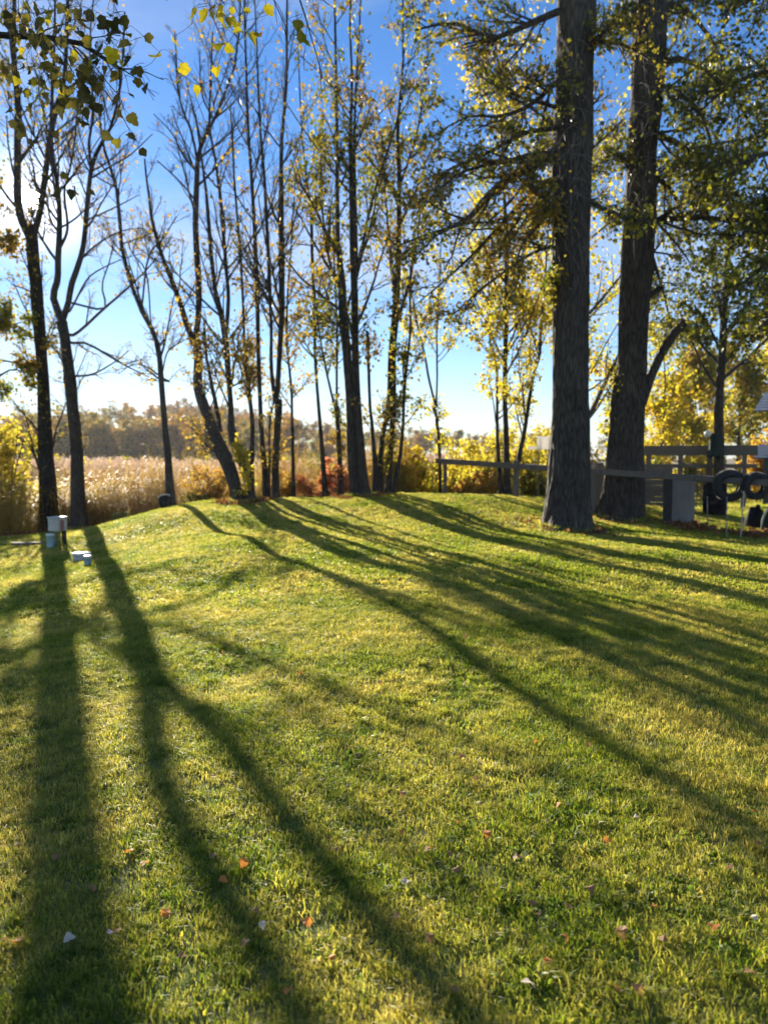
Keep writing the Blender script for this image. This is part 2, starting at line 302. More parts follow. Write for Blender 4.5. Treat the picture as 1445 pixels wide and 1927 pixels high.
def ground_material():
    m, n, l = mat_new('ground_cover')
    g = n.new('ShaderNodeNewGeometry')
    t1 = n.new('ShaderNodeTexNoise'); t1.inputs['Scale'].default_value = .9; t1.inputs['Detail'].default_value = 4; t1.inputs['Roughness'].default_value = .65; l.new(g.outputs['Position'], t1.inputs['Vector'])
    t2 = n.new('ShaderNodeTexNoise'); t2.inputs['Scale'].default_value = 22; t2.inputs['Detail'].default_value = 8; l.new(g.outputs['Position'], t2.inputs['Vector'])
    ra = ramp(n, [(0.3, (.06, .085, .018)), (0.7, (.14, .18, .04))]); l.new(t2.outputs['Fac'], ra.inputs[0])
    rb = ramp(n, [(0.3, (.13, .13, .04)), (0.7, (.27, .25, .11))]); l.new(t2.outputs['Fac'], rb.inputs[0])
    k = ramp(n, [(0.42, (0, 0, 0)), (0.60, (1, 1, 1))]); l.new(t1.outputs['Fac'], k.inputs[0])
    mx = n.new('ShaderNodeMixRGB'); l.new(k.outputs[0], mx.inputs[0]); l.new(ra.outputs[0], mx.inputs[1]); l.new(rb.outputs[0], mx.inputs[2])
    p = n.new('ShaderNodeBsdfPrincipled'); p.inputs['Roughness'].default_value = .9; p.inputs['Specular IOR Level'].default_value = .1; l.new(mx.outputs[0], p.inputs['Base Color'])
    b = n.new('ShaderNodeBump'); b.inputs['Strength'].default_value = .7; b.inputs['Distance'].default_value = .03; l.new(t2.outputs['Fac'], b.inputs['Height']); l.new(b.outputs[0], p.inputs['Normal'])
    o = n.new('ShaderNodeOutputMaterial'); l.new(p.outputs[0], o.inputs['Surface'])
    return m
M['ground'] = ground_material()
M['mud'] = solid_mat('marsh_soil', (.05, .032, .016), (.15, .095, .04), 3, .95, .5, coord='Object')
M['farground'] = solid_mat('far_land', (.10, .075, .04), (.16, .13, .06), .05, .95, 0)

# ------------------------------------------------------------------ ground
def build_ground():
    xs = np.concatenate([[-320, -220, -140, -90, -65, -50], np.concatenate([np.arange(-42, -14.5, .6), np.arange(-14.4, 14.5, .3), np.arange(15, 42.01, .6)]), [50, 65, 90, 140, 220, 320]])
    ys = np.concatenate([[-50, -15, -8], np.concatenate([np.arange(-4, 23.9, .3), np.arange(24, 60.01, .6)]), [65, 72, 80, 90, 105, 120, 140, 160, 185, 210, 240, 280, 320]])
    X, Y = np.meshgrid(xs, ys); Z = gz(X, Y)
    V = np.stack([X, Y, Z], -1).reshape(-1, 3); nx, ny = len(xs), len(ys)
    i, j = np.meshgrid(np.arange(nx-1), np.arange(ny-1)); b = j*nx+i
    Q = np.stack([b, b+1, b+nx+1, b+nx], -1).reshape(-1, 4)
    me = make_mesh('ground', V, [Q], M['ground']); me.materials.append(M['mud']); me.materials.append(M['farground'])
    c = V[Q].mean(1); idx = np.where(c[:, 1] > edge_y(c[:, 0])+.3, 1, 0); idx[c[:, 1] > 100] = 2
    me.polygons.foreach_set('material_index', idx.astype(np.int32))
    tag(obj('ground', me), kind='structure')
build_ground()

# ------------------------------------------------------------------ instanced cover (grass, reeds): stuff
def scatter_stuff(name, protos, P, rotz, scale, idx, label, cat, normals=None):
    col = bpy.data.collections.new(name + '_pieces')
    for k, me in enumerate(protos):
        o = bpy.data.objects.new('%s_piece_%02d' % (name, k), me); col.objects.link(o)
    me = bpy.data.meshes.new(name); me.vertices.add(len(P)); me.vertices.foreach_set('co', np.asarray(P, np.float32).ravel())
    for nm, ty, data in (('rz', 'FLOAT', rotz), ('sc', 'FLOAT', scale), ('pick', 'INT', idx)):
        a = me.attributes.new(nm, ty, 'POINT'); a.data.foreach_set('value', np.asarray(data, np.int32 if ty == 'INT' else np.float32))
    if normals is None: normals = np.tile([0., 0., 1.], (len(P), 1))
    a = me.attributes.new('up', 'FLOAT_VECTOR', 'POINT'); a.data.foreach_set('vector', np.asarray(normals, np.float32).ravel())
    me.update(); o = obj(name, me); tag(o, label, cat, kind='stuff')
    ng = bpy.data.node_groups.new(name + '_nodes', 'GeometryNodeTree')
    ng.interface.new_socket('Geometry', in_out='INPUT', socket_type='NodeSocketGeometry'); ng.interface.new_socket('Geometry', in_out='OUTPUT', socket_type='NodeSocketGeometry')
    N, L = ng.nodes, ng.links
    gi, go = N.new('NodeGroupInput'), N.new('NodeGroupOutput')
    mp = N.new('GeometryNodeMeshToPoints'); L.new(gi.outputs[0], mp.inputs[0])
    ci = N.new('GeometryNodeCollectionInfo'); ci.inputs['Collection'].default_value = col; ci.inputs['Separate Children'].default_value = True; ci.inputs['Reset Children'].default_value = True
    ip = N.new('GeometryNodeInstanceOnPoints'); ip.inputs['Pick Instance'].default_value = True
    def attr(nm, ty):
        a = N.new('GeometryNodeInputNamedAttribute'); a.data_type = ty; a.inputs['Name'].default_value = nm; return a.outputs['Attribute']
    cx = N.new('ShaderNodeCombineXYZ'); L.new(attr('rz', 'FLOAT'), cx.inputs[2])
    L.new(mp.outputs[0], ip.inputs['Points']); L.new(ci.outputs[0], ip.inputs['Instance']); L.new(attr('pick', 'INT'), ip.inputs['Instance Index'])
    al = N.new('FunctionNodeAlignRotationToVector'); al.axis = 'Z'; L.new(cx.outputs[0], al.inputs['Rotation']); L.new(attr('up', 'FLOAT_VECTOR'), al.inputs['Vector'])
    L.new(al.outputs[0], ip.inputs['Rotation']); L.new(attr('sc', 'FLOAT'), ip.inputs['Scale']); L.new(ip.outputs[0], go.inputs[0])
    md = o.modifiers.new('scatter', 'NODES'); md.node_group = ng
    return o
def blades(n, area, hmin, hmax, wmin, wmax, bend, rng, clump=0.0):
    """n grass blades over a square: 5 verts, 1 quad + 1 tri each"""
    b = rng.uniform(-area/2, area/2, (n, 2))
    if clump:
        c = rng.uniform(-area/2, area/2, (max(1, int(n/14)), 2)); b = c[rng.integers(0, len(c), n)] + rng.normal(0, clump, (n, 2))
    h = rng.uniform(hmin, hmax, n); w = rng.uniform(wmin, wmax, n)/2; a = rng.uniform(0, 6.283, n); la = rng.uniform(0, 6.283, n); lean = rng.uniform(.1, 1, n)*bend*h
    dx, dy = np.cos(a)*w, np.sin(a)*w; lx, ly = np.cos(la)*lean, np.sin(la)*lean
    z0 = np.full(n, -.012)
    V = np.stack([np.stack([b[:, 0]-dx, b[:, 1]-dy, z0], 1), np.stack([b[:, 0]+dx, b[:, 1]+dy, z0], 1),
                  np.stack([b[:, 0]+dx*.85+lx*.35, b[:, 1]+dy*.85+ly*.35, h*.6], 1), np.stack([b[:, 0]-dx*.85+lx*.35, b[:, 1]-dy*.85+ly*.35, h*.6], 1),
                  np.stack([b[:, 0]+lx, b[:, 1]+ly, h*(1-.25*lean/np.maximum(h, 1e-6))], 1)], 1)
    k = np.arange(n)[:, None]*5
    return V.reshape(-1, 3), k+np.array([[0, 1, 2, 3]]), k+np.array([[3, 2, 4]])
def build_grass():
    rng = np.random.default_rng(3)
    near, far = [], []
    for k in range(6):
        parts = [blades(520, .31, .008, .030, .0016, .0036, 2.0, rng), blades(300, .30, .014, .038 if k < 4 else .054, .0016, .0034, 1.6, rng, .016), blades(22, .30, .012, .026, .007, .014, .9, rng)]   # thatch, tufts, clover
        Vs, Qs, Ts, o_ = [], [], [], 0
        for V, Q, T in parts: Vs.append(V); Qs.append(Q+o_); Ts.append(T+o_); o_ += len(V)
        near.append(make_mesh('grass_near', np.concatenate(Vs), [np.concatenate(Qs), np.concatenate(Ts)], M['grass']))
    for k in range(5):
        V, Q, T = blades(260, .56, .012, .036, .006, .013, 1.8, rng); V2, Q2, T2 = blades(150, .55, .015, .048, .006, .013, 1.5, rng, .03)
        far.append(make_mesh('grass_far', np.concatenate([V, V2]), [np.concatenate([Q, Q2+len(V)]), np.concatenate([T, T2+len(V)])], M['grass']))
    coarse = []
    for k in range(5):
        V, Q, T = blades(46, .05, .028, .060 if k < 3 else .05, .0025, .005 if k < 3 else .009, 1.5, rng); coarse.append(make_mesh('grass_tuft', V, [Q, T], M['grass']))
    for k in range(3):      # flat rosettes and clover
        V, Q, T = blades(30, .09, .010, .022, .012, .022, 1.6, rng); coarse.append(make_mesh('grass_clover', V, [Q, T], M['clover']))
    def pts(y0, y1, step, wfun, ok=None):
        out = []
        for y in np.arange(y0, y1, step):
            w0, w1 = wfun(y); xs = np.arange(w0, w1, step); out.append(np.stack([xs, np.full(len(xs), y)], 1))
        p = np.concatenate(out) + rng.uniform(-step*.5, step*.5, (sum(len(o) for o in out), 2))
        p = p[p[:, 1] < edge_y(p[:, 0])+.25]
        return p
    a = pts(.9, 8.2, .20, lambda y: (-.62*y-1.0, .62*y+1.0))
    b = pts(7.8, 24, .32, lambda y: (-.62*y-1.2, .62*y+1.2))
    c = pts(20, 58, .9, lambda y: (.1*y+4, .60*y+2))
    t = pts(1.2, 13, .13, lambda y: (-.62*y-1.0, .62*y+1.0)); keep = (np.sin(t[:, 0]*2.3+1.5*np.sin(t[:, 1]*1.7))+np.sin(t[:, 1]*2.6+1.3*np.sin(t[:, 0]*2.1+1)) > rng.normal(.55, .7, len(t))); t = t[keep]
    P = np.concatenate([a, b, c, t]); n = len(P)
    idx = np.concatenate([rng.integers(0, 6, len(a)), rng.integers(6, 11, len(b)+len(c)), rng.integers(11, 19, len(t))])
    sc = np.concatenate([rng.uniform(.92, 1.25, len(a)), rng.uniform(.92, 1.2, len(b)), rng.uniform(1.5, 2.2, len(c)), rng.uniform(.7, 1.25, len(t))])
    e = .12; gx = (gz(P[:, 0]+e, P[:, 1])-gz(P[:, 0]-e, P[:, 1]))/(2*e); gy = (gz(P[:, 0], P[:, 1]+e)-gz(P[:, 0], P[:, 1]-e))/(2*e); up = nrm(np.stack([-gx, -gy, np.ones(n)], 1))
    sc = sc*(1.08+.17*np.sin(P[:, 0]*5.1+2*np.sin(P[:, 1]*3.3))*np.sin(P[:, 1]*4.3+2*np.sin(P[:, 0]*2.9)))
    scatter_stuff('lawn_grass', near+far+coarse, np.concatenate([P, gz(P[:, 0], P[:, 1])[:, None]+.003], 1), rng.uniform(0, 6.283, n), sc, idx, 'mown lawn grass, green with straw coloured patches', 'grass', up)
build_grass()

def build_marsh():
    rng = np.random.default_rng(5)
    def stalk_clump(n, spread, h0, h1, plume, leafw):
        V, Q, T, o = [], [], [], 0
        PV, PT, po = [], [], 0
        for _ in range(n):
            b = rng.normal(0, spread, 2); h = rng.uniform(h0, h1); ln = rng.normal(0, .09, 2)*h; w = .006
            top = np.array([b[0]+ln[0], b[1]+ln[1], h]); base = np.array([b[0], b[1], -.05]); a = rng.uniform(0, 6.28); d = np.array([math.cos(a)*w, math.sin(a)*w, 0])
            V += [base-d, base+d, top+d*.5, top-d*.5]; Q.append([o, o+1, o+2, o+3]); o += 4
            for _k in range(5):
                u = rng.uniform(.2, .95); s = base+(top-base)*u; a = rng.uniform(0, 6.28); L = rng.uniform(.18, .42); dd = np.array([math.cos(a), math.sin(a), rng.uniform(.1, 1.2)]); dd /= np.linalg.norm(dd); sd = np.array([-math.sin(a), math.cos(a), 0])*leafw
                m = s+dd*L*.5; e = s+dd*L+np.array([0, 0, -L*.35])
                V += [s, m+sd, e, m-sd]; Q.append([o, o+1, o+2, o+3]); o += 4
            if plume:
                for _k in range(11):
                    u = rng.uniform(0, 1); s = top + np.array([0, 0, -.05+.30*u]); r = .095*(1-u*.75); q = s+rng.normal(0, r*.55, 3); e = q+np.array([rng.normal(0, .05), rng.normal(0, .05), rng.uniform(-.02, .10)]); sd = rng.normal(0, .022, 3)
                    PV += [q-sd, q+sd, e]; PT.append([po, po+1, po+2]); po += 3
        V = np.array(V); Q = np.array(Q)
        if not plume: return make_mesh('marsh_clump', V, [Q], M['marsh'])
        me = make_mesh('reed_clump', np.concatenate([V, np.array(PV)]), [Q, np.array(PT)+len(V)], M['reed'])
        me.materials.append(M['plume']); mi = np.zeros(len(Q)+len(PT), np.int32); mi[len(Q):] = 1; me.polygons.foreach_set('material_index', mi)
        return me
    brown = [stalk_clump(18, .20, 1.0, 2.0, False, .018) for _ in range(6)]
    reeds = [stalk_clump(9, .20, 1.9, 2.75, True, .016) for _ in range(6)]
    def place(protos, y0, y1, dens, xr, name, label, cat, smin, smax, off):
        y = rng.uniform(0, 1, dens); y = y0+(y1-y0)*y**1.3; x = rng.uniform(-1, 1, dens); x = np.where(x < 0, x*xr[0], x*xr[1])*(y/30)
        e = edge_y(x); yy = np.maximum(y, e+off+rng.uniform(0, 1.5, dens)); P = np.stack([x, yy], 1)
        scatter_stuff(name, protos, np.concatenate([P, gz(P[:, 0], P[:, 1])[:, None]], 1), rng.uniform(0, 6.28, dens), rng.uniform(smin, smax, dens), rng.integers(0, len(protos), dens), label, cat)
    place(brown, 22.5, 35, 1500, (19, 0.4), 'marsh_plants', 'rust brown marsh plants between the lawn and the reeds', 'marsh plants', .8, 1.2, .7)
    place(reeds, 33, 62, 3800, (19, 6), 'reed_bed', 'tall dry reeds with pale feathery plumes across the marsh', 'reeds', .85, 1.05, 9)
build_marsh()

# ------------------------------------------------------------------ trees
def spline(pts, k):
    """Catmull-Rom through rows of pts, k samples"""
    P = np.asarray(pts, float); n = len(P)
    E = np.concatenate([[2*P[0]-P[1]], P, [2*P[-1]-P[-2]]])
    t = np.linspace(0, n-1, k); i = np.minimum(t.astype(int), n-2); f = (t-i)[:, None]
    a, b, c, d = E[i], E[i+1], E[i+2], E[i+3]
    return .5*((2*b) + (-a+c)*f + (2*a-5*b+4*c-d)*f**2 + (-a+3*b-3*c+d)*f**3)
def spawn(P, R, m, t0, t1, L, ang, up, k, rng, noise=.06, rf=.55, taper=.35, skew=1.0):
    """m children on every parent path; P (N,j,3), R (N,j); L=(lo,hi) as share of parent length"""
    N, j, _ = P.shape
    if N == 0: return np.zeros((0, k, 3)), np.zeros((0, k))
    plen = np.linalg.norm(np.diff(P, axis=1), axis=2).sum(1)
    t = t0+(t1-t0)*rng.uniform(0, 1, (N, m))**skew; f = t*(j-1); i = np.minimum(f.astype(int), j-2); fr = (f-i)[..., None]
    n = np.arange(N)[:, None]
    s = P[n, i]*(1-fr)+P[n, i+1]*fr; tan = nrm(P[n, i+1]-P[n, i]); r = (R[n, i]*(1-fr[..., 0])+R[n, i+1]*fr[..., 0])
    pr = nrm(np.cross(tan, rng.normal(0, 1, tan.shape))); A = rng.uniform(ang[0], ang[1], (N, m, 1))
    d = nrm(tan*np.cos(A)+pr*np.sin(A)); 
    ll = plen[:, None]*rng.uniform(L[0], L[1], (N, m))*(1.15-.65*t)
    u = np.linspace(0, 1, k)[None, None, :, None]
    Q = s[:, :, None]+d[:, :, None]*ll[..., None, None]*u
    Q[..., 2] += (up*ll)[..., None]*(u[..., 0]**1.6)
    wob = rng.normal(0, 1, Q.shape)*noise*ll[..., None, None]*u; Q = Q+np.cumsum(wob, axis=2)*.5
    rr = np.minimum(r*rf, ll*.022+.002)
    RR = rr[..., None]*(1-(1-taper)*u[..., 0])
    return Q.reshape(-1, k, 3), RR.reshape(-1, k)
def leaf_quads(C, size, rng, droop=.5, flat=0.0):
    """folded diamond leaves at points C"""
    n = len(C); d = rng.normal(0, 1, (n, 3)); d[:, 2] -= droop; d = nrm(d); s = nrm(np.cross(d, rng.normal(0, 1, (n, 3)))); nn = np.cross(d, s)
    L = size*rng.uniform(.45, 1.5, (n, 1)); w = L*rng.uniform(.35, .5, (n, 1))
    V = np.stack([C, C+d*L*.45+s*w+nn*L*.1, C+d*L, C+d*L*.45-s*w+nn*L*.1], 1).reshape(-1, 3)
    k = np.arange(n)[:, None]*4
    return V, np.concatenate([k+np.array([[0, 1, 2]]), k+np.array([[0, 2, 3]])])
def pts_on(P, n, rng, t0=.2, jit=.05):
    N, j, _ = P.shape
    if N == 0 or n == 0: return np.zeros((0, 3))
    wl_ = np.linalg.norm(P[:, -1]-P[:, 0], axis=1); a = rng.choice(N, n, p=wl_/wl_.sum()); f = rng.uniform(t0, 1, n)*(j-1)*.999; i = f.astype(int); fr = (f-i)[:, None]
    return P[a, i]*(1-fr)+P[a, i+1]*fr+rng.normal(0, jit, (n, 3))
def leaf_obj(name, C, size, mat, parent, rng, droop=.5, origin=None):
    V, T = leaf_quads(C, size, rng, droop); o = np.zeros(3) if origin is None else origin
    return tag(obj(name, make_mesh(name, V-o, [T], mat, False), parent), kind='stuff')

def tree(label, d, stems, limbs=(), seed=0, leaves=2500, leaf=.07, leafmat='sparse', n1=14, n2=7, n3=4, sides=10, bark='bark', t1=(.3, .98),
         L1=(.10, .22), up1=.35, group=None, ang1=(.5, 1.0), flare=1.35, name='tree', noise=.03, leafsel=None, droop=.5, L2=(.28, .5), k_extra=0, cat='tree', sub=None, res=20, limbn=5, jit=.09, ridges=0):
    rng = np.random.default_rng(seed+100)
    def wp(pts, ground=False):
        out = []
        for p in pts:
            x, y, w = p[:3]; dd = d+(p[3] if len(p) > 3 else 0); q = at(x, y, dd); out.append([q[0], q[1], q[2], w*.5*dd/FPX])
        return np.array(out)
    S = [wp(s) for s in stems]
    for q in (S if sub is None else [S[i] for i in range(len(S)) if i not in sub]):
        q[0, 2] = gz1(q[0, 0], q[0, 1])-.06
    o0 = S[0][0, :3].copy(); o0[2] += .06
    root = empty(name, o0, label, cat, group)
    SP, SR = [], []
    for i, q in enumerate(S):
        w = spline(q, res); P, R = w[:, :3], np.maximum(w[:, 3], .006)
        free = sub is None or i not in sub
        mb = MB()
        P = P+np.cumsum(rng.normal(0, .010, P.shape), 0)*np.linspace(0, 1, res)[:, None]*(d/20)
        SP.append(P); SR.append(R.copy())
        if free and flare > 1:
            # dense rings near the foot for the root flare
            hh = np.array([0, .03, .08, .16, .28, .45, .7]); base = P[0]; tn = P[1]-P[0]; ln = np.linalg.norm(tn)
            hh = hh[hh < ln*.9]; F = base+tn/ln*hh[:, None]; r0 = R[0]; r1 = R[1]
            fr = np.interp(hh, [0, ln], [r0, r1])*(1+(flare-1)*np.exp(-hh/.16))
            P2, R2 = np.concatenate([F, P[1:]]), np.concatenate([fr, R[1:]])
        else: P2, R2 = P, R
        mb.tube(*( (P2-o0, R2) if not ridges else (spline(np.concatenate([P2-o0, R2[:, None]], 1), 150)[:, :3], spline(np.concatenate([P2-o0, R2[:, None]], 1), 150)[:, 3]) ), sides*3 if ridges and free else sides, True, noise, ridges if free else 0); mb.build('trunk' if free else 'fork', M[bark], root)
    LP, LR = [], []
    for q in limbs:
        w = wp(q); allp = np.concatenate(SP); near = allp[np.linalg.norm(allp-w[0, :3], axis=1).argmin()]
        w[:, 1] += np.linspace(0, rng.normal(0, .9), len(w))+(near[1]-w[0, 1])
        w = spline(np.concatenate([[[*near, w[0, 3]]], w]), 12)
        MB().tube(w[:, :3]-o0, np.maximum(w[:, 3], .005), 7, True, noise*.7).build('limb', M[bark], root); 
        if np.linalg.norm(w[-1, :3]-w[0, :3]) > .6: LP.append(w[:, :3]); LR.append(np.maximum(w[:, 3], .006))
    SP, SR = np.array(SP), np.array(SR)
    B1, R1 = spawn(SP, SR, n1, t1[0], t1[1], L1, ang1, up1, 7, rng, .05)
    if LP:
        b, r = spawn(np.array(LP), np.array(LR), limbn, .2, 1, (.25, .5), (.4, .9), .12, 7, rng, .06); B1, R1 = np.concatenate([B1, b]), np.concatenate([R1, r])
    tips = []
    B2, R2 = spawn(B1, R1, n2, .2, 1, L2, (.4, .9), .12, 5, rng, .07)
    B3, R3 = spawn(B2, R2, n3, .15, 1, (.3, .6), (.4, 1.0), .05, 4, rng, .08)
    mb = MB()
    if len(B1): V, Q, T = tubes(B1-o0, np.maximum(R1, .0045), 5); mb.add(V, Q, T)
    if len(B2): V, Q, T = tubes(B2-o0, np.maximum(R2, .0032), 3, False); mb.add(V, Q)
    if len(B3): V, Q, T = tubes(B3-o0, np.maximum(R3, .0024), 3, False); mb.add(V, Q)
    if len(B1): tag(mb.build('branches', M['twig'], root), kind='stuff')
    if leaves and len(B1):
        C = np.concatenate([pts_on(B3, int(leaves*.7), rng, .3, jit), pts_on(B2, leaves-int(leaves*.7), rng, .4, jit)])
        if leafsel is not None: C = C[leafsel(C, rng)]
        leaf_obj('crown', C, leaf, M[leafmat], root, rng, droop, o0)
    root['_b'] = 0; del root['_b']
    return root, (SP, SR, B1, R1, B2, B3), o0

def zsel(zlo, zhi, plo=1.0, phi=.1):
    """keep leaves with a chance that goes from plo at height zlo to phi at zhi"""
    return lambda C, rng: rng.uniform(0, 1, len(C)) < np.interp(C[:, 2], [zlo, zhi], [plo, phi])

# the two tall trees by the utility box
tree('tall straight trunk beside the utility box, forking high up in front of the sun', 24.0,
     [[(92,1003,36),(91,930,31),(87,850,27),(82,700,21),(74,590,22),(64,480,21),(57,430,22)],
      [(58,450,15),(38,400,14),(34,330,13),(36,200,11),(30,100,9),(34,-60,6),(30,-260,3)],
      [(62,448,13),(76,400,11),(88,320,10),(100,230,10),(122,150,8),(130,20,6),(140,-200,3)]],
     sub=(1, 2), limbs=[[(88,690,5),(60,690,4),(10,680,2)],[(70,560,4),(40,540,3),(-10,520,2)],[(86,640,4),(105,632,3),(120,640,1.5)]], seed=1, leaves=2600, leaf=.085, leafmat='olive', n1=18, t1=(.15, 1))
tree('twin forked tree with long bare side limbs, near the white lid', 23.2,
     [[(150,994,36),(147,930,27),(144,850,23),(136,780,21),(128,700,20),(122,640,19),(118,600,20)],
      [(118,606,14),(101,560,13),(109,528,12),(111,487,11),(114,425,10),(112,360,8),(100,270,7),(105,160,5),(110,20,4),(105,-180,2)],
      [(118,604,13),(129,570,11),(135,535,11),(150,491,10),(160,445,9),(166,383,9),(174,320,8),(186,285,7),(214,235,5),(232,150,4),(240,20,3)],
      [(174,322,6),(168,270,5),(176,200,4),(170,90,3),(180,-40,2)],
      [(112,470,6),(128,430,5),(122,360,4),(140,300,3),(150,200,2.5)]],
     sub=(1, 2, 3, 4), limbs=[[(135,630,6),(158,616,5.5),(197,582,5),(245,543,4),(290,500,2.5),(330,450,1.5)],[(196,581,4),(197,539,3),(216,497,2.5),(230,450,1.5)],[(137,645,5),(166,647,4.5),(224,680,4),(262,700,2.5),(310,722,1.5)],[(133,584,4),(156,535,3.5),(172,512,3),(216,487,2),(262,470,1.2)],
      [(156,483,4),(190,466,3.5),(226,454,3),(262,450,2),(300,455,1)],[(166,412,3.5),(216,379,2.5),(250,350,1.2)],[(174,333,4),(216,316,3),(255,302,2.5),(300,270,1.5)],[(138,708,4),(174,705,3.5),(215,685,2.5),(250,660,1.2)],[(120,720,3),(108,690,2.5),(92,692,1.5)],[(114,440,5),(90,410,4),(76,360,3),(60,310,2)]],
     seed=2, leaves=1000, leaf=.075, leafmat='sparse', n1=16, t1=(.3, 1), limbn=4)
tree('slender crooked tree with a black pail at its foot', 20.4,
     [[(321,952,20),(319,900,15,.1),(316,850,12,.25),(310,790,10.5,.5),(304,720,10,.8),(299,660,9.5,1.4),(288,622,9,1.9),(262,575,8,2.5),(240,510,7.5,2.8),(227,450,7,2.8),(222,372,6,2.8),(206,310,5,2.8),(192,262,4,2.8),(186,200,2.5,2.8)]],
     limbs=[[(302,712,4),(280,700,3.5),(250,680,3),(215,672,2),(180,690,1)],[(298,655,3),(325,640,2.5),(350,610,1.5)],[(226,440,4),(262,400,3),(292,360,2)],[(222,380,3),(200,350,2.5),(170,340,1.2)],[(232,480,3),(205,440,2),(190,400,1)]],
     seed=3, leaves=900, leaf=.08, leafmat='sparse', n1=16, t1=(.3, .97), flare=1.6, L1=(.07, .17))
CLUMP = 'thin trees standing along the crest of the lawn'
tree('big leaning tree that splits into three stems above its yellow vine', 18.7,
     [[(452,950,26),(442,915,24,.2),(430,877,27,.45),(412,840,27,.8),(394,799,22,1.2),(378,757,20,1.8),(369,726,18,2.3),(369,685,15,2.7),(366,640,15,3.0)],
      [(366,648,11,3.0),(350,606,11,3.0),(340,575,10,3.0),(327,540,9,3.0),(299,468,7,3.0),(284,410,6,3.0),(279,370,4.5,3.0),(270,300,3,3.0)],
      [(366,646,11,3.0),(373,600,11,3.0),(374,533,11,3.0),(367,438,11,3.0),(368,361,10,3.0),(372,289,8,3.0),(388,245,6,3.0),(402,215,5,3.0),(440,110,4,3.0),(450,-20,3,3.0),(470,-200,1.5,3.0)],
      [(472,950,22),(466,900,15,.2),(448,850,18,.5),(436,810,16,.8),(436,780,12,1.0),(434,745,10,1.2),(430,695,11,1.4),(425,640,12,1.5),(417,590,9,1.5),(404,533,8,1.5),(395,419,7,1.5),(388,340,5,1.5),(370,220,3,1.5)],
      [(425,645,8,1.5),(430,560,7,1.5),(425,500,7,1.5),(416,380,6,1.5),(408,304,5,1.5),(395,230,4,1.5),(402,60,2.5,1.5)],
      [(416,812,8,1.1),(408,770,8,1.2),(402,740,7,1.2),(394,705,6,1.2),(385,664,5,1.2),(380,600,3,1.2)],
      [(371,300,5,3.0),(362,250,4.5,3.0),(340,180,3.5,3.0),(330,60,2,3.0)]],
     sub=(1, 2, 4, 5, 6), limbs=[[(370,320,4,3.0),(350,300,3.5,3.0),(330,260,2.5,3.0),(300,230,1.5,2)],[(370,380,4,3.0),(345,350,3,3.0),(310,320,2,2)],[(400,220,4,3.0),(372,160,3,3.0),(360,60,2,2)],[(432,730,4,1.2),(455,720,3,1.2),(470,690,1.5,1.2)]],
     seed=4, leaves=5000, leaf=.08, leafmat='sparse', n1=17, t1=(.25, .98), leafsel=zsel(4.5, 8.5, 1, .12), L1=(.1, .24))
tree('thin wavy stem rising behind the vine of the leaning tree', 19.4, [[(474,952,12),(474,871,9),(475,799,8),(469,736,7),(463,685,6),(460,602,5),(454,480,5),(446,360,4),(436,200,2.5)]], seed=5, leaves=1500, leaf=.08, n1=18, leafsel=zsel(3, 8, 1, .3), L1=(.06, .14))
tree('straight single trunk next to the forked pair on the crest', 19.2, [[(502,944,16),(498,880,11),(492,809,9),(487,685,8),(484,560,8),(479,430,7),(474,342,6),(467,228,5),(463,114,4),(460,-60,3),(455,-250,1.5)]], seed=6, leaves=1100, leaf=.08, n1=22, leafsel=zsel(3, 9, 1, .15), L1=(.06, .15), up1=.5)
tree('trunk dividing into a close pair of stems on the crest', 19.1,
     [[(519,945,16),(518,880,13),(519,809,13),(520,750,14)],
      [(521,757,9),(525,685,9),(530,600,10),(530,514,11),(530,381,9),(531,266,7),(540,152,5.5),(541,38,4),(545,-150,2)],
      [(518,757,8),(511,690,7),(512,622,6),(510,560,7),(508,495,7),(501,342,5.5),(492,228,4.5),(487,114,3),(480,-60,2)],
      [(507,940,6),(506,870,4.5),(505,800,3.5),(511,755,3)]], sub=(1, 2), seed=7, leaves=2200, leaf=.08, n1=15, leafsel=zsel(3, 9, 1, .2), t1=(.2, 1), L1=(.08, .2), up1=.5)
tree('thin crooked sapling between the paired stems and the red shrub', 19.6, [[(553,944,8),(552,892,7.5),(550,809,5.5),(548,747,5),(543,695,4.5),(537,640,4),(538,560,3.5),(545,440,3),(552,330,1.5)]], seed=8, leaves=900, leaf=.075, n1=16, L1=(.05, .12), leafmat='sparse')
tree('slim trunk rising out of the red shrub', 20.6, [[(614,945,12),(610,900,10.5),(605,830,8.5),(599,757,6.5),(595,705,6),(592,643,5.5),(590,560,5),(587,470,6),(587,419,6),(578,350,4),(566,250,3),(560,100,2)], [(587,425,4),(596,390,4),(606,330,3),(612,220,2)]], sub=(1,), seed=9, leaves=2000, leaf=.085, n1=18, leafmat='olive', L1=(.07, .17))
tree('small tree forking low just left of the massive double trunk', 20.4, [[(641,945,12),(641,900,10.5),(637,830,9),(632,770,7.5)], [(632,775,5),(622,732,4.5),(612,685,4),(606,655,3.5),(596,600,3),(590,520,2)], [(633,775,5),(634,705,4.5),(635,622,4),(632,520,3.5),(628,400,2)]], sub=(1, 2), seed=10, leaves=1500, leaf=.08, n1=12, L1=(.1, .25), leafmat='olive')
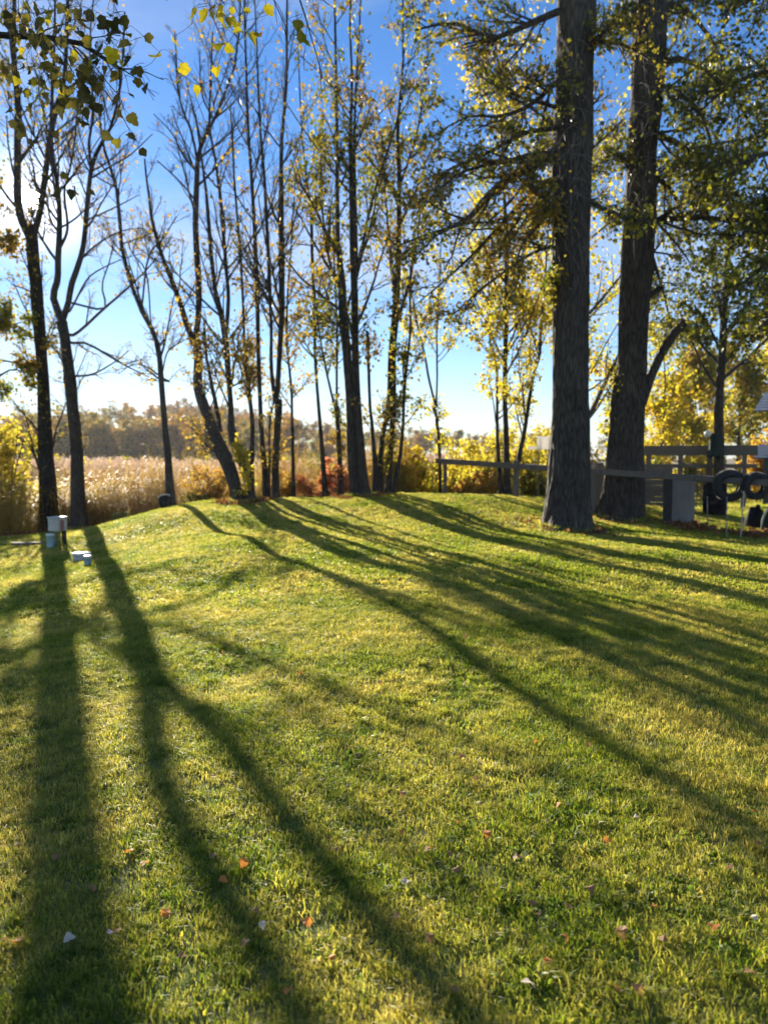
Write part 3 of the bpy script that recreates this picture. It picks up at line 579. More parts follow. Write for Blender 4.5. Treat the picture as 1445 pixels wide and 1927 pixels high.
tree('massive double trunk at the top of the lawn', 18.9,
     [[(672,943,24),(666,900,20),(662,850,18),(660,780,16),(656,700,16),(652,640,16),(647,590,16),(645,530,14),(638,470,10),(637,380,8),(636,266,7),(634,152,5.5),(632,30,4),(630,-160,2)],
      [(688,943,22),(684,900,18),(678,840,17),(672,760,15),(668,680,14),(667,610,13),(665,540,13),(662,480,11),(660,380,9),(657,266,7),(660,160,5),(656,20,3.5),(660,-140,2)],
      [(666,550,8),(671,476,7),(670,360,6),(670,247,5),(676,130,4),(684,0,2.5)],
      [(665,545,7),(678,490,6),(692,410,5),(707,342,4.5),(737,247,3.5),(756,150,2)],
      [(650,560,6),(628,520,5),(612,450,4),(604,360,3),(600,240,2)]],
     sub=(2, 3, 4), seed=11, leaves=4600, leaf=.08, leafmat='olive', n1=13, t1=(.3, 1), L1=(.09, .2), up1=.4, sides=14)
tree('short broken snag in front of the sky beside the double trunk', 19.0, [[(707,943,15),(706,890,11),(703,830,7.5),(697,760,6),(694,690,6),(692,650,6),(691,622,5.5)]], seed=12, leaves=260, leaf=.08, n1=8, n2=3, L1=(.06, .12), leafmat='sparse')
tree('tree standing on two legs that join above a gap, on the crest', 19.3,
     [[(714,944,14),(715,890,11),(719,819,10),(727,784,10),(733,765,12)], [(729,944,14),(731,900,11),(735,830,10),(738,784,10),(738,765,12)],
      [(735,775,19),(737,736,18),(738,664,16),(742,622,14.5),(747,560,13),(751,480,11),(753,400,9),(754,342,8),(752,266,6.5),(758,190,5),(764,100,4),(762,-80,2)],
      [(754,345,5),(772,290,4),(790,220,3),(800,120,2)], [(740,640,7),(744,560,6),(736,470,5),(728,380,4),(722,260,2.5)]],
     sub=(2, 3, 4), limbs=[[(742,768,4),(752,745,4),(762,722,4)]], seed=13, leaves=3700, leaf=.078, leafmat='olive', n1=15, t1=(.2, 1), L1=(.12, .28), up1=.35)
tree('slanting thin stem leaning away from the two legged tree', 19.0, [[(739,943,9),(748,880,8),(754,851,7),(759,788,6),(761,726,6.5),(767,670,5.5),(772,612,4.5),(772,540,4),(780,430,2.5)], [(762,730,3.5),(758,690,3),(764,640,2.5)]], sub=(1,), seed=14, leaves=900, leaf=.08, n1=11, L1=(.06, .16), leafmat='olive')
tree('young forked tree growing by the free end of the rail', 22.3, [[(828,950,8),(828,880,6),(827,835,6),(823,788,6),(820,762,6)], [(820,766,4.5),(807,713,4.5),(799,666,4),(790,630,3),(778,560,2.5),(770,470,1.5)], [(821,766,4),(822,706,3.5),(821,624,3.5),(826,520,2.5),(832,400,1.5)]], sub=(1, 2), seed=15, leaves=1500, leaf=.09, n1=12, L1=(.1, .26), leafmat='yellow')
G3 = 'three trees in one clump behind the rail'
tree('slim outer stem of the clump behind the rail, bending at head height', 21.4, [[(942,948,11),(940,890,8.5),(936,835,7),(935,765,5.5),(935,694,5),(927,666,4.5),(922,635,4),(920,560,3.5),(912,450,2)]], seed=16, leaves=2200, leaf=.09, n1=18, L1=(.09, .22), leafmat='yellow')
tree('thickest upright stem of the clump behind the rail', 21.3, [[(954,948,17),(953,890,13),(952,835,11),(949,741,9),(951,647,9),(953,600,9),(951,480,8),(946,360,6),(940,220,4),(930,60,2)]], seed=17, leaves=5200, leaf=.08, n1=30, L1=(.12, .28), leafmat='yellowgreen', jit=.15)
tree('leaning stem of the clump behind the rail, tilting towards the great trunk', 21.5, [[(967,948,11),(971,900,9.5),(977,860,9),(986,816,8),(995,760,7),(1005,699,6.5),(1014,670,6),(1016,624,5),(1024,540,4),(1030,430,2.5)], [(1005,702,4),(1001,680,3),(1000,640,2)]], sub=(1,), seed=18, leaves=2300, leaf=.08, n1=16, L1=(.1, .26), leafmat='yellow', jit=.13)

# the two great trees on the right
def big(label, d, stems, limbs, sub, seed, **kw):
    return tree(label, d, stems, limbs, sub=sub, seed=seed, bark='bark_big', sides=30, noise=.03, res=34, ridges=34, flare=kw.pop('flare', 1.3), **kw)
big('great furrowed trunk with drooping leafy limbs, in front of the rail', 15.6,
    [[(1064,1006,112),(1066,975,93),(1068,930,80),(1071,860,72),(1074,760,64),(1074,650,62),(1075,540,66),(1074,460,67),(1073,370,72),(1073,310,74),(1078,240,66),(1080,100,64),(1085,0,66),(1090,-160,54),(1096,-360,38)]],
    [[(1056,20,13),(1014,38,12),(970,58,10),(928,74,9),(886,60,7),(846,48,6),(779,63,3)],[(1052,286,26),(1010,310,20),(981,327,17),(933,356,14),(885,414,10),(845,440,7),(808,452,5),(750,476,2.5)],[(1046,408,9),(1020,402,8),(1005,394,7),(985,378,6),(976,362,4),(950,340,2.5)],[(1046,202,8),(1010,176,7),(976,149,6),(940,110,5),(915,40,3)],
     [(1100,80,8),(1130,98,7),(1168,130,5),(1200,180,2.5)],[(1100,372,12),(1132,396,10),(1168,414,8),(1220,430,4)],[(1052,290,14),(1000,290,10),(960,300,8),(900,310,6),(850,330,4),(800,380,2)],[(1048,560,8),(1035,545,6),(1028,535,5)],[(1058,-40,14),(990,-60,11),(900,-40,8),(820,-30,5)],[(1052,150,10),(1000,200,8),(940,230,6),(880,235,4),(820,270,2)],[(1048,460,8),(1010,470,6),(960,500,5),(900,545,4),(850,590,2)],[(1050,330,12),(1000,360,9),(940,420,7),(880,480,5),(820,530,3),(780,560,1.5)],[(1050,240,10),(990,240,8),(920,270,6),(850,290,4),(800,320,2)],[(1050,390,8),(1010,430,6),(970,480,4),(950,540,2.5)]],
    None, 30, leaves=11000, leaf=.08, leafmat='olive', n1=10, n2=9, n3=8, t1=(.5, .98), L1=(.12, .24), up1=-.12, limbn=15, droop=.8, flare=1.5, jit=.10)
big('second great trunk with a sawn dead limb, next to the grey panel', 18.0,
    [[(1172,990,84),(1175,960,70),(1177,900,64),(1180,800,58),(1186,700,50),(1190,600,51),(1196,500,55),(1202,400,56),(1204,300,54),(1212,200,56),(1218,80,58),(1224,-60,50),(1232,-300,36)],
     [(1205,760,22),(1222,712,17),(1242,668,16),(1262,632,17),(1280,610,17),(1287,602,15)], [(1216,560,13),(1228,548,11),(1238,538,8)],
     [(1136,985,36),(1145,930,26),(1152,860,20),(1160,780,16),(1170,710,12)]],
    [[(1218,415,12),(1260,418,10),(1317,423,8),(1390,440,6),(1460,470,3)],[(1222,250,14),(1280,270,11),(1340,320,8),(1400,400,5),(1440,480,2.5)],[(1226,120,14),(1290,110,11),(1360,150,8),(1420,230,5),(1460,330,2.5)],[(1224,20,14),(1300,-20,10),(1380,10,7),(1450,70,4)],[(1196,330,10),(1160,300,8),(1130,310,5),(1110,350,3)],[(1220,470,8),(1260,500,6),(1300,545,4.5),(1340,620,2.5)],[(1200,60,10),(1160,30,8),(1130,60,5)],[(1222,330,10),(1270,350,8),(1300,400,6),(1330,480,3)],[(1228,-100,14),(1320,-120,10),(1420,-60,6)],[(1214,150,10),(1250,180,8),(1290,230,6),(1310,320,3)]],
    (1, 2), 31, leaves=13000, leaf=.085, leafmat='greenleaf', n1=5, n2=9, n3=9, t1=(.45, .98), L1=(.1, .2), up1=-.15, limbn=17, droop=.9, jit=.16)

big('dark leafed boughs reaching in over the tyres from the side', 16.5,
    [[(1585,1000,70),(1590,800,56),(1588,600,52),(1580,400,46),(1575,200,40),(1570,0,32),(1566,-200,22)]],
    [[(1580,480,14),(1500,470,11),(1430,500,8),(1370,545,5),(1310,590,2.5)],[(1578,330,14),(1500,300,11),(1420,310,8),(1350,350,5),(1290,410,2.5)],[(1576,180,14),(1490,140,11),(1410,150,8),(1340,190,5),(1280,250,2.5)],[(1572,40,14),(1480,0,10),(1400,20,7),(1320,70,4)],[(1582,560,10),(1510,570,8),(1440,600,5),(1390,650,2.5)],[(1580,400,12),(1500,400,9),(1420,430,6),(1360,480,3)]],
    None, 33, leaves=8000, leaf=.09, leafmat='greenleaf', n1=4, n2=9, n3=6, t1=(.4, .98), L1=(.1, .2), up1=-.15, limbn=17, droop=.9, jit=.16)
# shaggy dead shoots hanging on the two great trunks
def shag(name, d, x0, x1, y0, y1, n, label):
    rng = np.random.default_rng(77+n); k = 6
    s = np.stack([at(rng.uniform(x0, x1), rng.uniform(y0, y1), d-.48+rng.uniform(-.1, .1)) for _ in range(n)])
    u = np.linspace(0, 1, k)[None, :, None]; L = rng.uniform(.25, .9, (n, 1, 1)); dr = np.stack([rng.normal(0, .55, n), rng.uniform(-.5, .1, n), rng.uniform(-1, .1, n)], 1)[:, None]
    P = s[:, None]+nrm(dr)*L*u; P[..., 2] -= (L[..., 0]*.5)*u[..., 0]**2; P = P+np.cumsum(rng.normal(0, .018, P.shape), 1)
    V, Q, _ = tubes(P, np.full((n, k), .0045)*np.linspace(1, .5, k), 3, False)
    return V, Q
for d, x0, x1, y0, y1, n, rt in ((15.6, 1046, 1104, 60, 470, 60, 'great furrowed trunk'), (18.0, 1186, 1240, 20, 430, 60, 'second great trunk')):
    V, Q = shag('dead_shoots', d, x0, x1, y0, y1, n, '')
    root = [o for o in scene.objects if o.get('label', '').startswith(rt)][0]; o0 = np.array(root.location)
    tag(obj('dead_shoots', make_mesh('dead_shoots', V-o0, [Q], M['deadtwig']), root), kind='stuff')

# tree off to the side whose grey-olive boughs reach in beside the forked trunk
tree('leafy olive boughs reaching in beside the tall straight trunk', 22.0, [[(-60,1015,40),(-62,800,30),(-66,600,26),(-70,400,22),(-70,200,16),(-72,-50,8)]],
     [[(-64,620,8),(-30,600,6),(0,600,4),(28,625,2)],[(-66,480,8),(-30,450,6),(0,450,4),(25,480,2)],[(-62,760,7),(-30,720,5),(0,690,3),(30,700,1.5)],[(-70,380,8),(-30,350,6),(10,370,3)]],
     seed=40, leaves=8500, leaf=.10, leafmat='olive', n1=10, t1=(.3, 1), limbn=9)

# ------------------------------------------------------------------ shrubs and the woods behind
def shrub(label, x, y, d, w, h, mat, n, leaf=.07, seed=0, cat='shrub', name='shrub', stems=9, group=None, zoff=0.0, arch=.3):
    """x,y photo pixel of the foot, d metres away, w,h metres"""
    rng = np.random.default_rng(seed+500); q = at(x, y, d); X, Y = q[0], q[1]; Z = gz1(X, Y)+zoff
    root = empty(name, (X, Y, Z), label, cat, group)
    a = rng.uniform(0, 6.28, stems); r = rng.uniform(.1, 1, stems)**.6; hh = h*rng.uniform(.6, 1.05, stems)
    k = 7; u = np.linspace(0, 1, k)[None, :, None]
    tip = np.stack([np.cos(a)*r*w*.5, np.sin(a)*r*w*.5, hh*(1-.25*r)], 1); base = np.stack([np.cos(a)*.08*w, np.sin(a)*.08*w, np.full(stems, -.12)], 1)
    P = base[:, None]+(tip-base)[:, None]*u; P[..., :2] -= (tip-base)[:, None, :2]*(u*(1-u))*arch*2; P = P+np.cumsum(rng.normal(0, .02*h, P.shape), 1)*u
    R = (np.full(stems, .012*h**.8)[:, None]+.003)*np.linspace(1, .35, k)
    B1, R1 = spawn(P, R, 7, .2, 1, (.2, .45), (.4, 1.0), .2, 5, rng, .07); B2, R2 = spawn(B1, R1, 5, .2, 1, (.35, .7), (.4, 1.0), .1, 4, rng, .08)
    mb = MB(); V, Q, T = tubes(P, R, 5); mb.add(V, Q, T); V, Q, _ = tubes(B1, np.maximum(R1, .003), 3, False); mb.add(V, Q); V, Q, _ = tubes(B2, np.maximum(R2, .002), 3, False); mb.add(V, Q)
    tag(mb.build('stems', M['twig'], root), kind='stuff')
    C = np.concatenate([pts_on(B2, int(n*.7), rng, .2, .04*h**.5), pts_on(B1, n-int(n*.7), rng, .3, .04*h**.5)])
    leaf_obj('foliage', C, leaf, M[mat], root, rng, .4)
    return root
shrub('rosy red shrub at the lawn edge before the slim trunk', 598, 945, 21.4, 1.7, 1.35, 'red', 2600, .075, 1)
shrub('small red and orange shrub against the massive double trunk', 650, 945, 20.8, .9, 1.0, 'red', 1100, .07, 2)
shrub('orange bush behind the foot of the leaning tree', 405, 955, 21.8, 1.6, 1.5, 'orange', 2400, .075, 3)
shrub('low orange and gold bush right of the yellow vine', 532, 950, 21.0, 1.0, 1.0, 'orange', 1000, .07, 4)
shrub('pale green sprig of weeds at the lawn edge near the forked trunk', 228, 975, 22.6, .55, .5, 'fargreen', 350, .06, 5, 'weed', 'weed_clump', 7)
shrub('green and gold weeds between the crooked tree and the leaning one', 370, 955, 21.3, .8, .6, 'fargreen', 500, .06, 6, 'weed', 'weed_clump', 8)
shrub('golden leafed bush low behind the forked trunk', 180, 985, 25.5, 1.6, 1.5, 'orange', 1500, .08, 7)
YS = 'yellow green thicket behind the crest'
for i, (x, d, w, h, mt, nm) in enumerate((
    (770, 23.2, 2.3, 2.3, 'yellowgreen', 'lime yellow bush right behind the two legged tree'), (845, 24.0, 2.4, 2.5, 'yellowgreen', 'yellow green bush behind the young forked tree'),
    (905, 23.6, 2.4, 2.7, 'yellow', 'golden bush behind the middle of the rail'), (880, 22.6, 1.6, 1.3, 'orange', 'low russet bush under the rail'), (985, 25.0, 2.6, 3.2, 'yellow', 'tall golden bush behind the leaning clump stem'),
    (1010, 23.0, 1.4, 1.4, 'greenleaf', 'dark green bush beside the foot of the great trunk'), (810, 27.5, 3.0, 2.9, 'yellowgreen', 'pale lime thicket further behind the forked sapling'), (930, 28.0, 3.4, 3.6, 'yellow', 'broad golden thicket rising above the rail'),
    (1030, 29.0, 3.2, 4.4, 'yellowgreen', 'tall yellow green thicket beside the white board'), (745, 30.0, 3, 2.6, 'fargreen', 'green thicket seen past the slanting stem'), (640, 34.0, 3.4, 3.3, 'fargreen', 'bright green willow bush behind the low forking tree'), (590, 36.0, 3.2, 3.0, 'fargreen', 'green willow bush behind the sapling'),
    (700, 38.0, 3.5, 3.0, 'yellowgreen', 'yellow willow bush seen between the trunks'), (880, 36.0, 4.0, 3.6, 'yellowgreen', 'far yellow green thicket over the rail end'))):
    shrub(nm, x, 945, d, w, h, mt, int(1500+900*w), .095 if d < 30 else .12, 20+i)
shrub('bright yellow bush behind the tall straight trunk at the marsh edge', 10, 1000, 25.5, 2.6, 4.3, 'yellow', 4200, .12, 50)
shrub('yellow bush in the reeds behind the forked trunk', 112, 950, 36, 2.2, 3.2, 'yellow', 1500, .13, 51)
shrub('yellow bush in the reeds right of the forked trunk', 172, 950, 38, 2.4, 3.4, 'yellow', 1500, .13, 52)
# willow scrub across the marsh
rng = np.random.default_rng(8)
SCR = ['green willow scrub on the far side of the reeds', 'yellowing willow scrub on the far side of the reeds']
sc0 = None
for i, x in enumerate(np.linspace(-30, 640, 22)):
    d = rng.uniform(66, 92); q = at(x+rng.uniform(-12, 12), 870, d); z = gz1(q[0], q[1])
    if sc0 is None or i < 4:
        o = shrub(SCR[i % 2], x, 870, d, 6.5, rng.uniform(3.0, 4.2), ('fargreen', 'yellowgreen')[i % 2], 1600, .26, 70+i, 'shrub', 'willow_scrub', 11, 'willow scrub beyond the reeds')
        sc0 = (sc0 or []) + [o]
    else:
        src = sc0[i % 4]; c = src.copy(); link(c); c.location = (q[0], q[1], z); c.rotation_euler = (0, 0, rng.uniform(0, 6.28)); s_ = rng.uniform(.75, 1.05); c.scale = (s_*1.1, s_, s_)
        for ch in src.children: cc = ch.copy(); link(cc, c)

# far wood: individual trees with trunk and crown
def far_proto(label, mat, n, leaf, h, seed, w, bare=.35, group='autumn wood beyond the marsh', crown_lo=.35, loc=(0, 0, 0)):
    rng = np.random.default_rng(seed+900); root = empty('wood_tree', loc, label, 'tree', group)
    k = 9; P = np.zeros((1, k, 3)); P[0, :, 2] = np.linspace(-.6, h, k); P[0, :, :2] = np.cumsum(rng.normal(0, .012*h, (k, 2)), 0); R = (.017*h*np.linspace(1, .12, k))[None]
    V, Q, T = tubes(P, R, 6); MB().add(V, Q, T).build('trunk', M['bark'], root)
    B1, R1 = spawn(P, R, 22, crown_lo, .98, (.16, .34), (.5, 1.1), .25, 6, rng, .05); B1[..., :2] *= 1.0
    B2, R2 = spawn(B1, R1, 7, .2, 1, (.3, .55), (.4, 1.), .1, 4, rng, .07)
    mb = MB(); V, Q, _ = tubes(B1, np.maximum(R1, .02), 4, False); mb.add(V, Q); V, Q, _ = tubes(B2, np.maximum(R2, .012), 3, False); mb.add(V, Q); tag(mb.build('branches', M['twig'], root), kind='stuff')
    C = np.concatenate([pts_on(B2, int(n*.8), rng, .2, .25), pts_on(B1, n-int(n*.8), rng, .3, .25)]); leaf_obj('crown', C, leaf, M[mat], root, rng, .4)
    return root
protos = []
LAB = ['dull brown leafed tree of middle height in the wood beyond the marsh', 'thinly leafed brown tree in the wood beyond the marsh', 'dense orange leafed tree in the wood beyond the marsh', 'full brown crowned tree in the wood beyond the marsh', 'faded green tree in the wood beyond the marsh', 'tall almost bare tree in the wood beyond the marsh', 'tall loose orange tree in the wood beyond the marsh']
for i, (mt, n, h) in enumerate((('farwood', 1100, 12), ('farwood', 700, 13.5), ('farorange', 1500, 11.5), ('farwood', 1400, 10.5), ('fargreen', 1400, 9.5), ('farwood', 350, 14), ('farorange', 1100, 12.5))):
    protos.append((far_proto(LAB[i], mt, n, .5, h, i, 1, crown_lo=.3, loc=(0, 130+i, gz1(0, 130+i))), mt, h))
rng = np.random.default_rng(21); used = set()
rows = []
for d, x0, x1, n in ((118, -40, 480, 34), (136, -40, 640, 40), (160, -40, 820, 46), (200, 60, 1100, 44), (260, 350, 1250, 44)):
    for x in np.linspace(x0, x1, n): rows.append((x+rng.uniform(-9, 9), d*rng.uniform(.95, 1.06)))
for k, (x, d) in enumerate(rows):
    q = at(x, 865, d); z = gz1(q[0], q[1])
    want = rng.choice(7, p=(.2, .2, .12, .2, .1, .1, .08))
    if 270 < x < 480 and d > 150: want = rng.choice([2, 6, 0, 2])
    src = protos[want][0]; sc = rng.uniform(.52, .74)*(.82 if x > 560 else 1.0)*(1.12 if 280 < x < 440 and d > 150 else 1)
    if want not in used: c = src; used.add(want)
    else:
        c = src.copy(); link(c)
        for ch in src.children: cc = ch.copy(); link(cc, c)
    c.location = (q[0], q[1], z); c.rotation_euler = (0, 0, rng.uniform(0, 6.28)); c.scale = (sc*1.5, sc*1.5, sc)

# yellow and olive trees beyond the neighbouring yard
for i, (x, d, h, mt, n, lf, lab) in enumerate((
    (1128, 30, 14.5, 'yellowgreen', 6500, .13, 'yellow green tree seen in the gap between the two great trunks'),
    (1240, 40, 8.0, 'yellowgreen', 4200, .20, 'golden tree behind the sawn dead limb'), (1300, 44, 8.6, 'olive', 4200, .22, 'olive green tree behind the deck railing'),
    (1385, 46, 8.4, 'olive', 4200, .20, 'brownish tree behind the bag on the trunk'), (1445, 54, 10, 'yellow', 5200, .22, 'golden tree rising above the house roof'), (1185, 52, 8, 'yellowgreen', 4200, .25, 'distant lime tree behind the second great trunk'),
    (1330, 60, 9, 'yellowgreen', 3600, .28, 'most distant yellow green tree beyond the yard'), (1500, 52, 8.5, 'orange', 4000, .2, 'orange brown tree behind the house'))):
    q = at(x, 880, d); far_tree = far_proto(lab, mt, n, lf, h, 40+i, 1, group=None, crown_lo=.12, loc=(q[0], q[1], gz1(q[0], q[1]))); far_tree.name = 'autumn_tree'
for i, (x, d, w, h, mt, lab) in enumerate(((1225, 34, 3.0, 2.2, 'yellowgreen', 'yellow hedge bush left of the deck railing'), (1270, 36, 3.4, 2.0, 'greenleaf', 'dark green hedge bush behind the deck railing'), (1315, 37, 3.2, 2.3, 'yellow', 'golden hedge bush behind the deck railing'), (1390, 37, 3.4, 2.4, 'yellow', 'golden hedge bush behind the bag and trunk'), (1436, 30.5, 2.6, 2.6, 'orange', 'orange brown bush below the house roof'), (1115, 27, 2.2, 2.6, 'yellowgreen', 'lime bush in the gap between the great trunks'))):
    shrub(lab, x, 890, d, w, h, mt, 2600, .14, 120+i)
tree('grey yard tree carrying a dark green bag', 24.6, [[(1352,925,22),(1352,870,18),(1352,800,17),(1352,740,16),(1356,680,15),(1360,620,13),(1364,540,11),(1372,430,8),(1378,300,4)]], [[(1358,640,6),(1390,600,5),(1430,590,3)],[(1356,660,6),(1320,610,4),(1290,590,2)],[(1362,560,6),(1400,520,4),(1440,500,2)]],
     seed=60, leaves=4200, leaf=.12, leafmat='greenleaf', n1=14, t1=(.35, 1), L1=(.18, .32), limbn=7)

# yellow vine on the leaning tree
def vine():
    rng = np.random.default_rng(61); d = 18.55; root_t = [o for o in scene.objects if o.get('label', '').startswith('big leaning tree')][0]
    base = at(464, 948, d); base[2] = gz1(base[0], base[1])-.03
    root = empty('climbing_vine', base, 'yellow leafed vine climbing the foot of the leaning tree', 'vine')
    pts = [base]+[at(x, y, d) for x, y in ((462, 915), (466, 890), (460, 868), (454, 850), (448, 836))]
    P = spline(np.array(pts), 12); MB().tube(P-base, np.linspace(.016, .006, 12), 5).build('stem', M['twig'], root)
    B, R = spawn(P[None], np.full((1, 12), .008), 26, .1, 1, (.08, .2), (.5, 1.4), .1, 5, rng, .1)
    V, Q, _ = tubes(B-base, np.maximum(R, .003), 3, False); tag(obj('shoots', make_mesh('shoots', V, [Q], M['twig']), root), kind='stuff')
    leaf_obj('leaves', pts_on(B, 420, rng, .2, .05), .10, M['yellow'], root, rng, .6, base)
vine()

# ------------------------------------------------------------------ the neighbouring yard
M['oldwood'] = solid_mat('weathered_wood', (.095, .080, .066), (.215, .184, .155), 5, .85, .4, (14, 14, 1.5))
M['oldwood_x'] = solid_mat('weathered_rail', (.088, .074, .062), (.20, .172, .145), 5, .85, .4, (1.5, 14, 14))
M['darkwood'] = solid_mat('dark_post', (.022, .02, .02), (.06, .055, .05), 6, .85, .4, (12, 12, 2))
M['panel'] = solid_mat('grey_panel', (.19, .175, .165), (.29, .27, .255), 2.2, .8, .2, (4, 4, 1))
M['rubber'] = solid_mat('black_rubber', (.010, .010, .011), (.025, .025, .026), 20, .65, .3)
M['white'] = solid_mat('white_plastic', (.70, .69, .66), (.82, .81, .79), 3, .45, .1)
M['board'] = leaf_mat('white_translucent_board', [(.75, .72, .68), (.8, .78, .74)], .5, .5, tcol=(1, 1, 1))
M['dirtywhite'] = solid_mat('faded_enamel', (.42, .40, .37), (.62, .60, .56), 5, .6, .2)
M['rust'] = solid_mat('rusty_red_door', (.26, .09, .06), (.40, .20, .15), 9, .8, .3)
M['blue'] = solid_mat('pale_blue_plastic', (.30, .48, .56), (.42, .60, .68), 4, .45, .1)
M['blackplastic'] = solid_mat('black_plastic', (.008, .008, .009), (.02, .02, .022), 9, .8, .2, spec=.1)
M['greencloth'] = solid_mat('dark_green_cloth', (.008, .018, .016), (.02, .038, .034), 8, .9, .6, (6, 6, 1))
M['roof'] = solid_mat('blue_grey_shingle', (.05, .085, .14), (.10, .15, .22), 8, .8, .4)
M['siding'] = solid_mat('brown_siding', (.20, .12, .07), (.30, .19, .11), 4, .8, .3)
M['greysiding'] = solid_mat('grey_blue_siding', (.05, .062, .072), (.08, .095, .105), 4, .8, .3)
M['glass'] = solid_mat('dark_glass', (.02, .025, .03), (.04, .045, .05), 2, .12, 0, spec=.6)
M['metal'] = solid_mat('grey_metal', (.20, .20, .20), (.34, .34, .34), 8, .5, .2, metal=.6)
M['stakewood'] = solid_mat('pale_stake', (.45, .38, .30), (.60, .52, .43), 8, .7, .2)
M['mulch'] = leaf_mat('fallen_brown_leaves', [(.12, .05, .02), (.20, .09, .035), (.28, .15, .06), (.16, .06, .03)], .3, .7)

# long rail: from its free end on the crest down to the tyres
def rail():
    A, B = at(820, 867, 21.2), at(1475, 911, 15.3)
    base = (A+B)/2; base[2] = gz1(base[0], base[1])
    root = empty('rail_fence', base, 'long weathered single rail on posts, running behind both great trunks to the tyres', 'fence')
    n = 4; pts = [A+(B-A)*u for u in (0, .30, .56, .80, 1)]
    rz = math.atan2(B[1]-A[1], B[0]-A[0])
    for i in range(n):
        a, b = pts[i], pts[i+1]; c = (a+b)/2-base; L = np.linalg.norm(b-a)
        mb = MB(); mb.box((0, 0, 0), (L-.008, .09, .135), 0, 0, .012, .004)
        o = mb.build('rail', M['oldwood_x'], root, False, tuple(c)); tl = math.atan2(b[2]-a[2], math.hypot(b[0]-a[0], b[1]-a[1])); o.rotation_euler = (0, -tl, rz)
    for px, w in ((836, .06), (970, .11), (1118, .13), (1257, .17), (1478, .12)):
        u = min(range(2001), key=lambda k: abs(((lambda p: CX+FPX*p[0]/(p[1]*math.cos(PITCH)-(p[2]-EYE)*math.sin(PITCH)))(A+(B-A)*k/2000))-px))/2000
        p = A+(B-A)*u; g = gz1(p[0], p[1]); top = p[2]-.07+(.12 if px == 970 else 0); off = np.array([.03, .11, 0]); q = p+off
        h = top-g+.25+.10
        MB().box((0, 0, 0), (w, .11, h), rz, 0, .012, .004).build('post', M['darkwood'] if px in (1257,) else M['oldwood'], root, False, (q[0]-base[0], q[1]-base[1], g-.25+h/2-base[2]))
    return A, B
RA, RB = rail()
def on_rail(px):
    best = min(range(2001), key=lambda k: abs((lambda p: CX+FPX*p[0]/(p[1]*math.cos(PITCH)-(p[2]-EYE)*math.sin(PITCH)))(RA+(RB-RA)*k/2000)-px)); return RA+(RB-RA)*best/2000
def tyre(px, Ro, label, yaw):
    p = on_rail(px); Ri = Ro*.54; w = .17
    c = np.array([p[0], p[1]-.16, p[2]+.07-Ri-.02+Ri*.95]); c = np.array([p[0], p[1], p[2]+.0675-(-Ri)]) if False else np.array([p[0], p[1], p[2]+.06-Ri+.005])
    root = empty('tyre', (c[0], c[1], c[2]), label, 'tyre', None)
    prof = [(Ri, -w*.34), (Ri+.02, -w*.44), (Ro*.72, -w*.52), (Ro*.92, -w*.48), (Ro, -w*.34), (Ro*1.005, 0), (Ro, w*.34), (Ro*.92, w*.48), (Ro*.72, w*.52), (Ri+.02, w*.44), (Ri, w*.34), (Ri+.05, w*.30), (Ro*.88, w*.40), (Ro*.93, 0), (Ro*.88, -w*.40), (Ri+.05, -w*.30), (Ri, -w*.34)]
    mb = MB(); mb.lathe(prof, 40, axis='y'); mb.build('casing', M['rubber'], root)
    tb = MB()
    for k in range(44):
        a = k/44*6.283
        for s in (-1, 1):
            V = np.array([[x, y, z] for z in (-.006, .010) for x, y in ((-.012, -.032), (.012, -.032), (.012, .032), (-.012, .032))]); V[:, 1] += s*.036
            r = Ro*1.004; ca, sa = math.cos(a), math.sin(a); W = np.stack([(r+V[:, 2])*ca-V[:, 0]*sa, V[:, 1], (r+V[:, 2])*sa+V[:, 0]*ca], 1)
            tb.add(W, [[0, 3, 2, 1], [4, 5, 6, 7], [0, 1, 5, 4], [1, 2, 6, 5], [2, 3, 7, 6], [3, 0, 4, 7]])
    tag(tb.build('tread', M['rubber'], root, False), kind='stuff')
    root.rotation_euler = (0, 0, yaw)
    return root
# the rail runs through the tyres' holes; each hangs with the inner rim resting on the rail
def hang(px, Ro, label, yaw):
    p = on_rail(px); Ri = Ro*.54
    t = tyre(px, Ro, label, yaw); t.location = (p[0], p[1], p[2]+.0675-Ri+.004)
hang(1372, .325, 'larger black tyre threaded on the rail next to the leaf strip', -.05)
hang(1421, .275, 'smaller black tyre at the end of the rail beside its twin', .12)

def stand(name, x, y_, d, label, cat):
    q = at(x, 900, d); return empty(name, (q[0], q[1], gz1(q[0], q[1])), label, cat)
# grey sheet leaning on the dark post
r = stand('grey_panel', 1284, 985, 17.2, 'grey plywood panel standing against the dark post under the rail', 'panel')
w = 44/FPX*17.2; h = 1.02
MB().box((0, 0, h/2-.03), (w, .03, h), -.35, .05, .004, .003).build('sheet', M['panel'], r, False)
MB().box((0, .03, h*.5), (w*.92, .035, .06), -.35, .05, .004).build('batten', M['oldwood'], r, False)
# stacked boards behind
for x, d, wpx, n, lab in ((1232, 20.2, 52, 7, 'stack of weathered planks between the second great trunk and the dark post'), (1118, 19.6, 34, 6, 'upright grey boards in the gap between the great trunks')):
    r = stand('plank_stack', x, 970, d, lab, 'planks'); W = wpx/FPX*d
    for k in range(n):
        if n == 7: MB().box((RNG.normal(0, .02), RNG.normal(0, .02), .02+.15*k), (W+.1, .10, .135), RNG.normal(-.2, .03), 0, .01, .004).build('plank', M['oldwood_x'], r, False)
        else: MB().box((-W/2+W*(k+.5)/n, RNG.normal(0, .01), .48), (W/n-.012, .035, 1.05), 0, 0, .004, .004).build('plank', M['oldwood'], r, False)
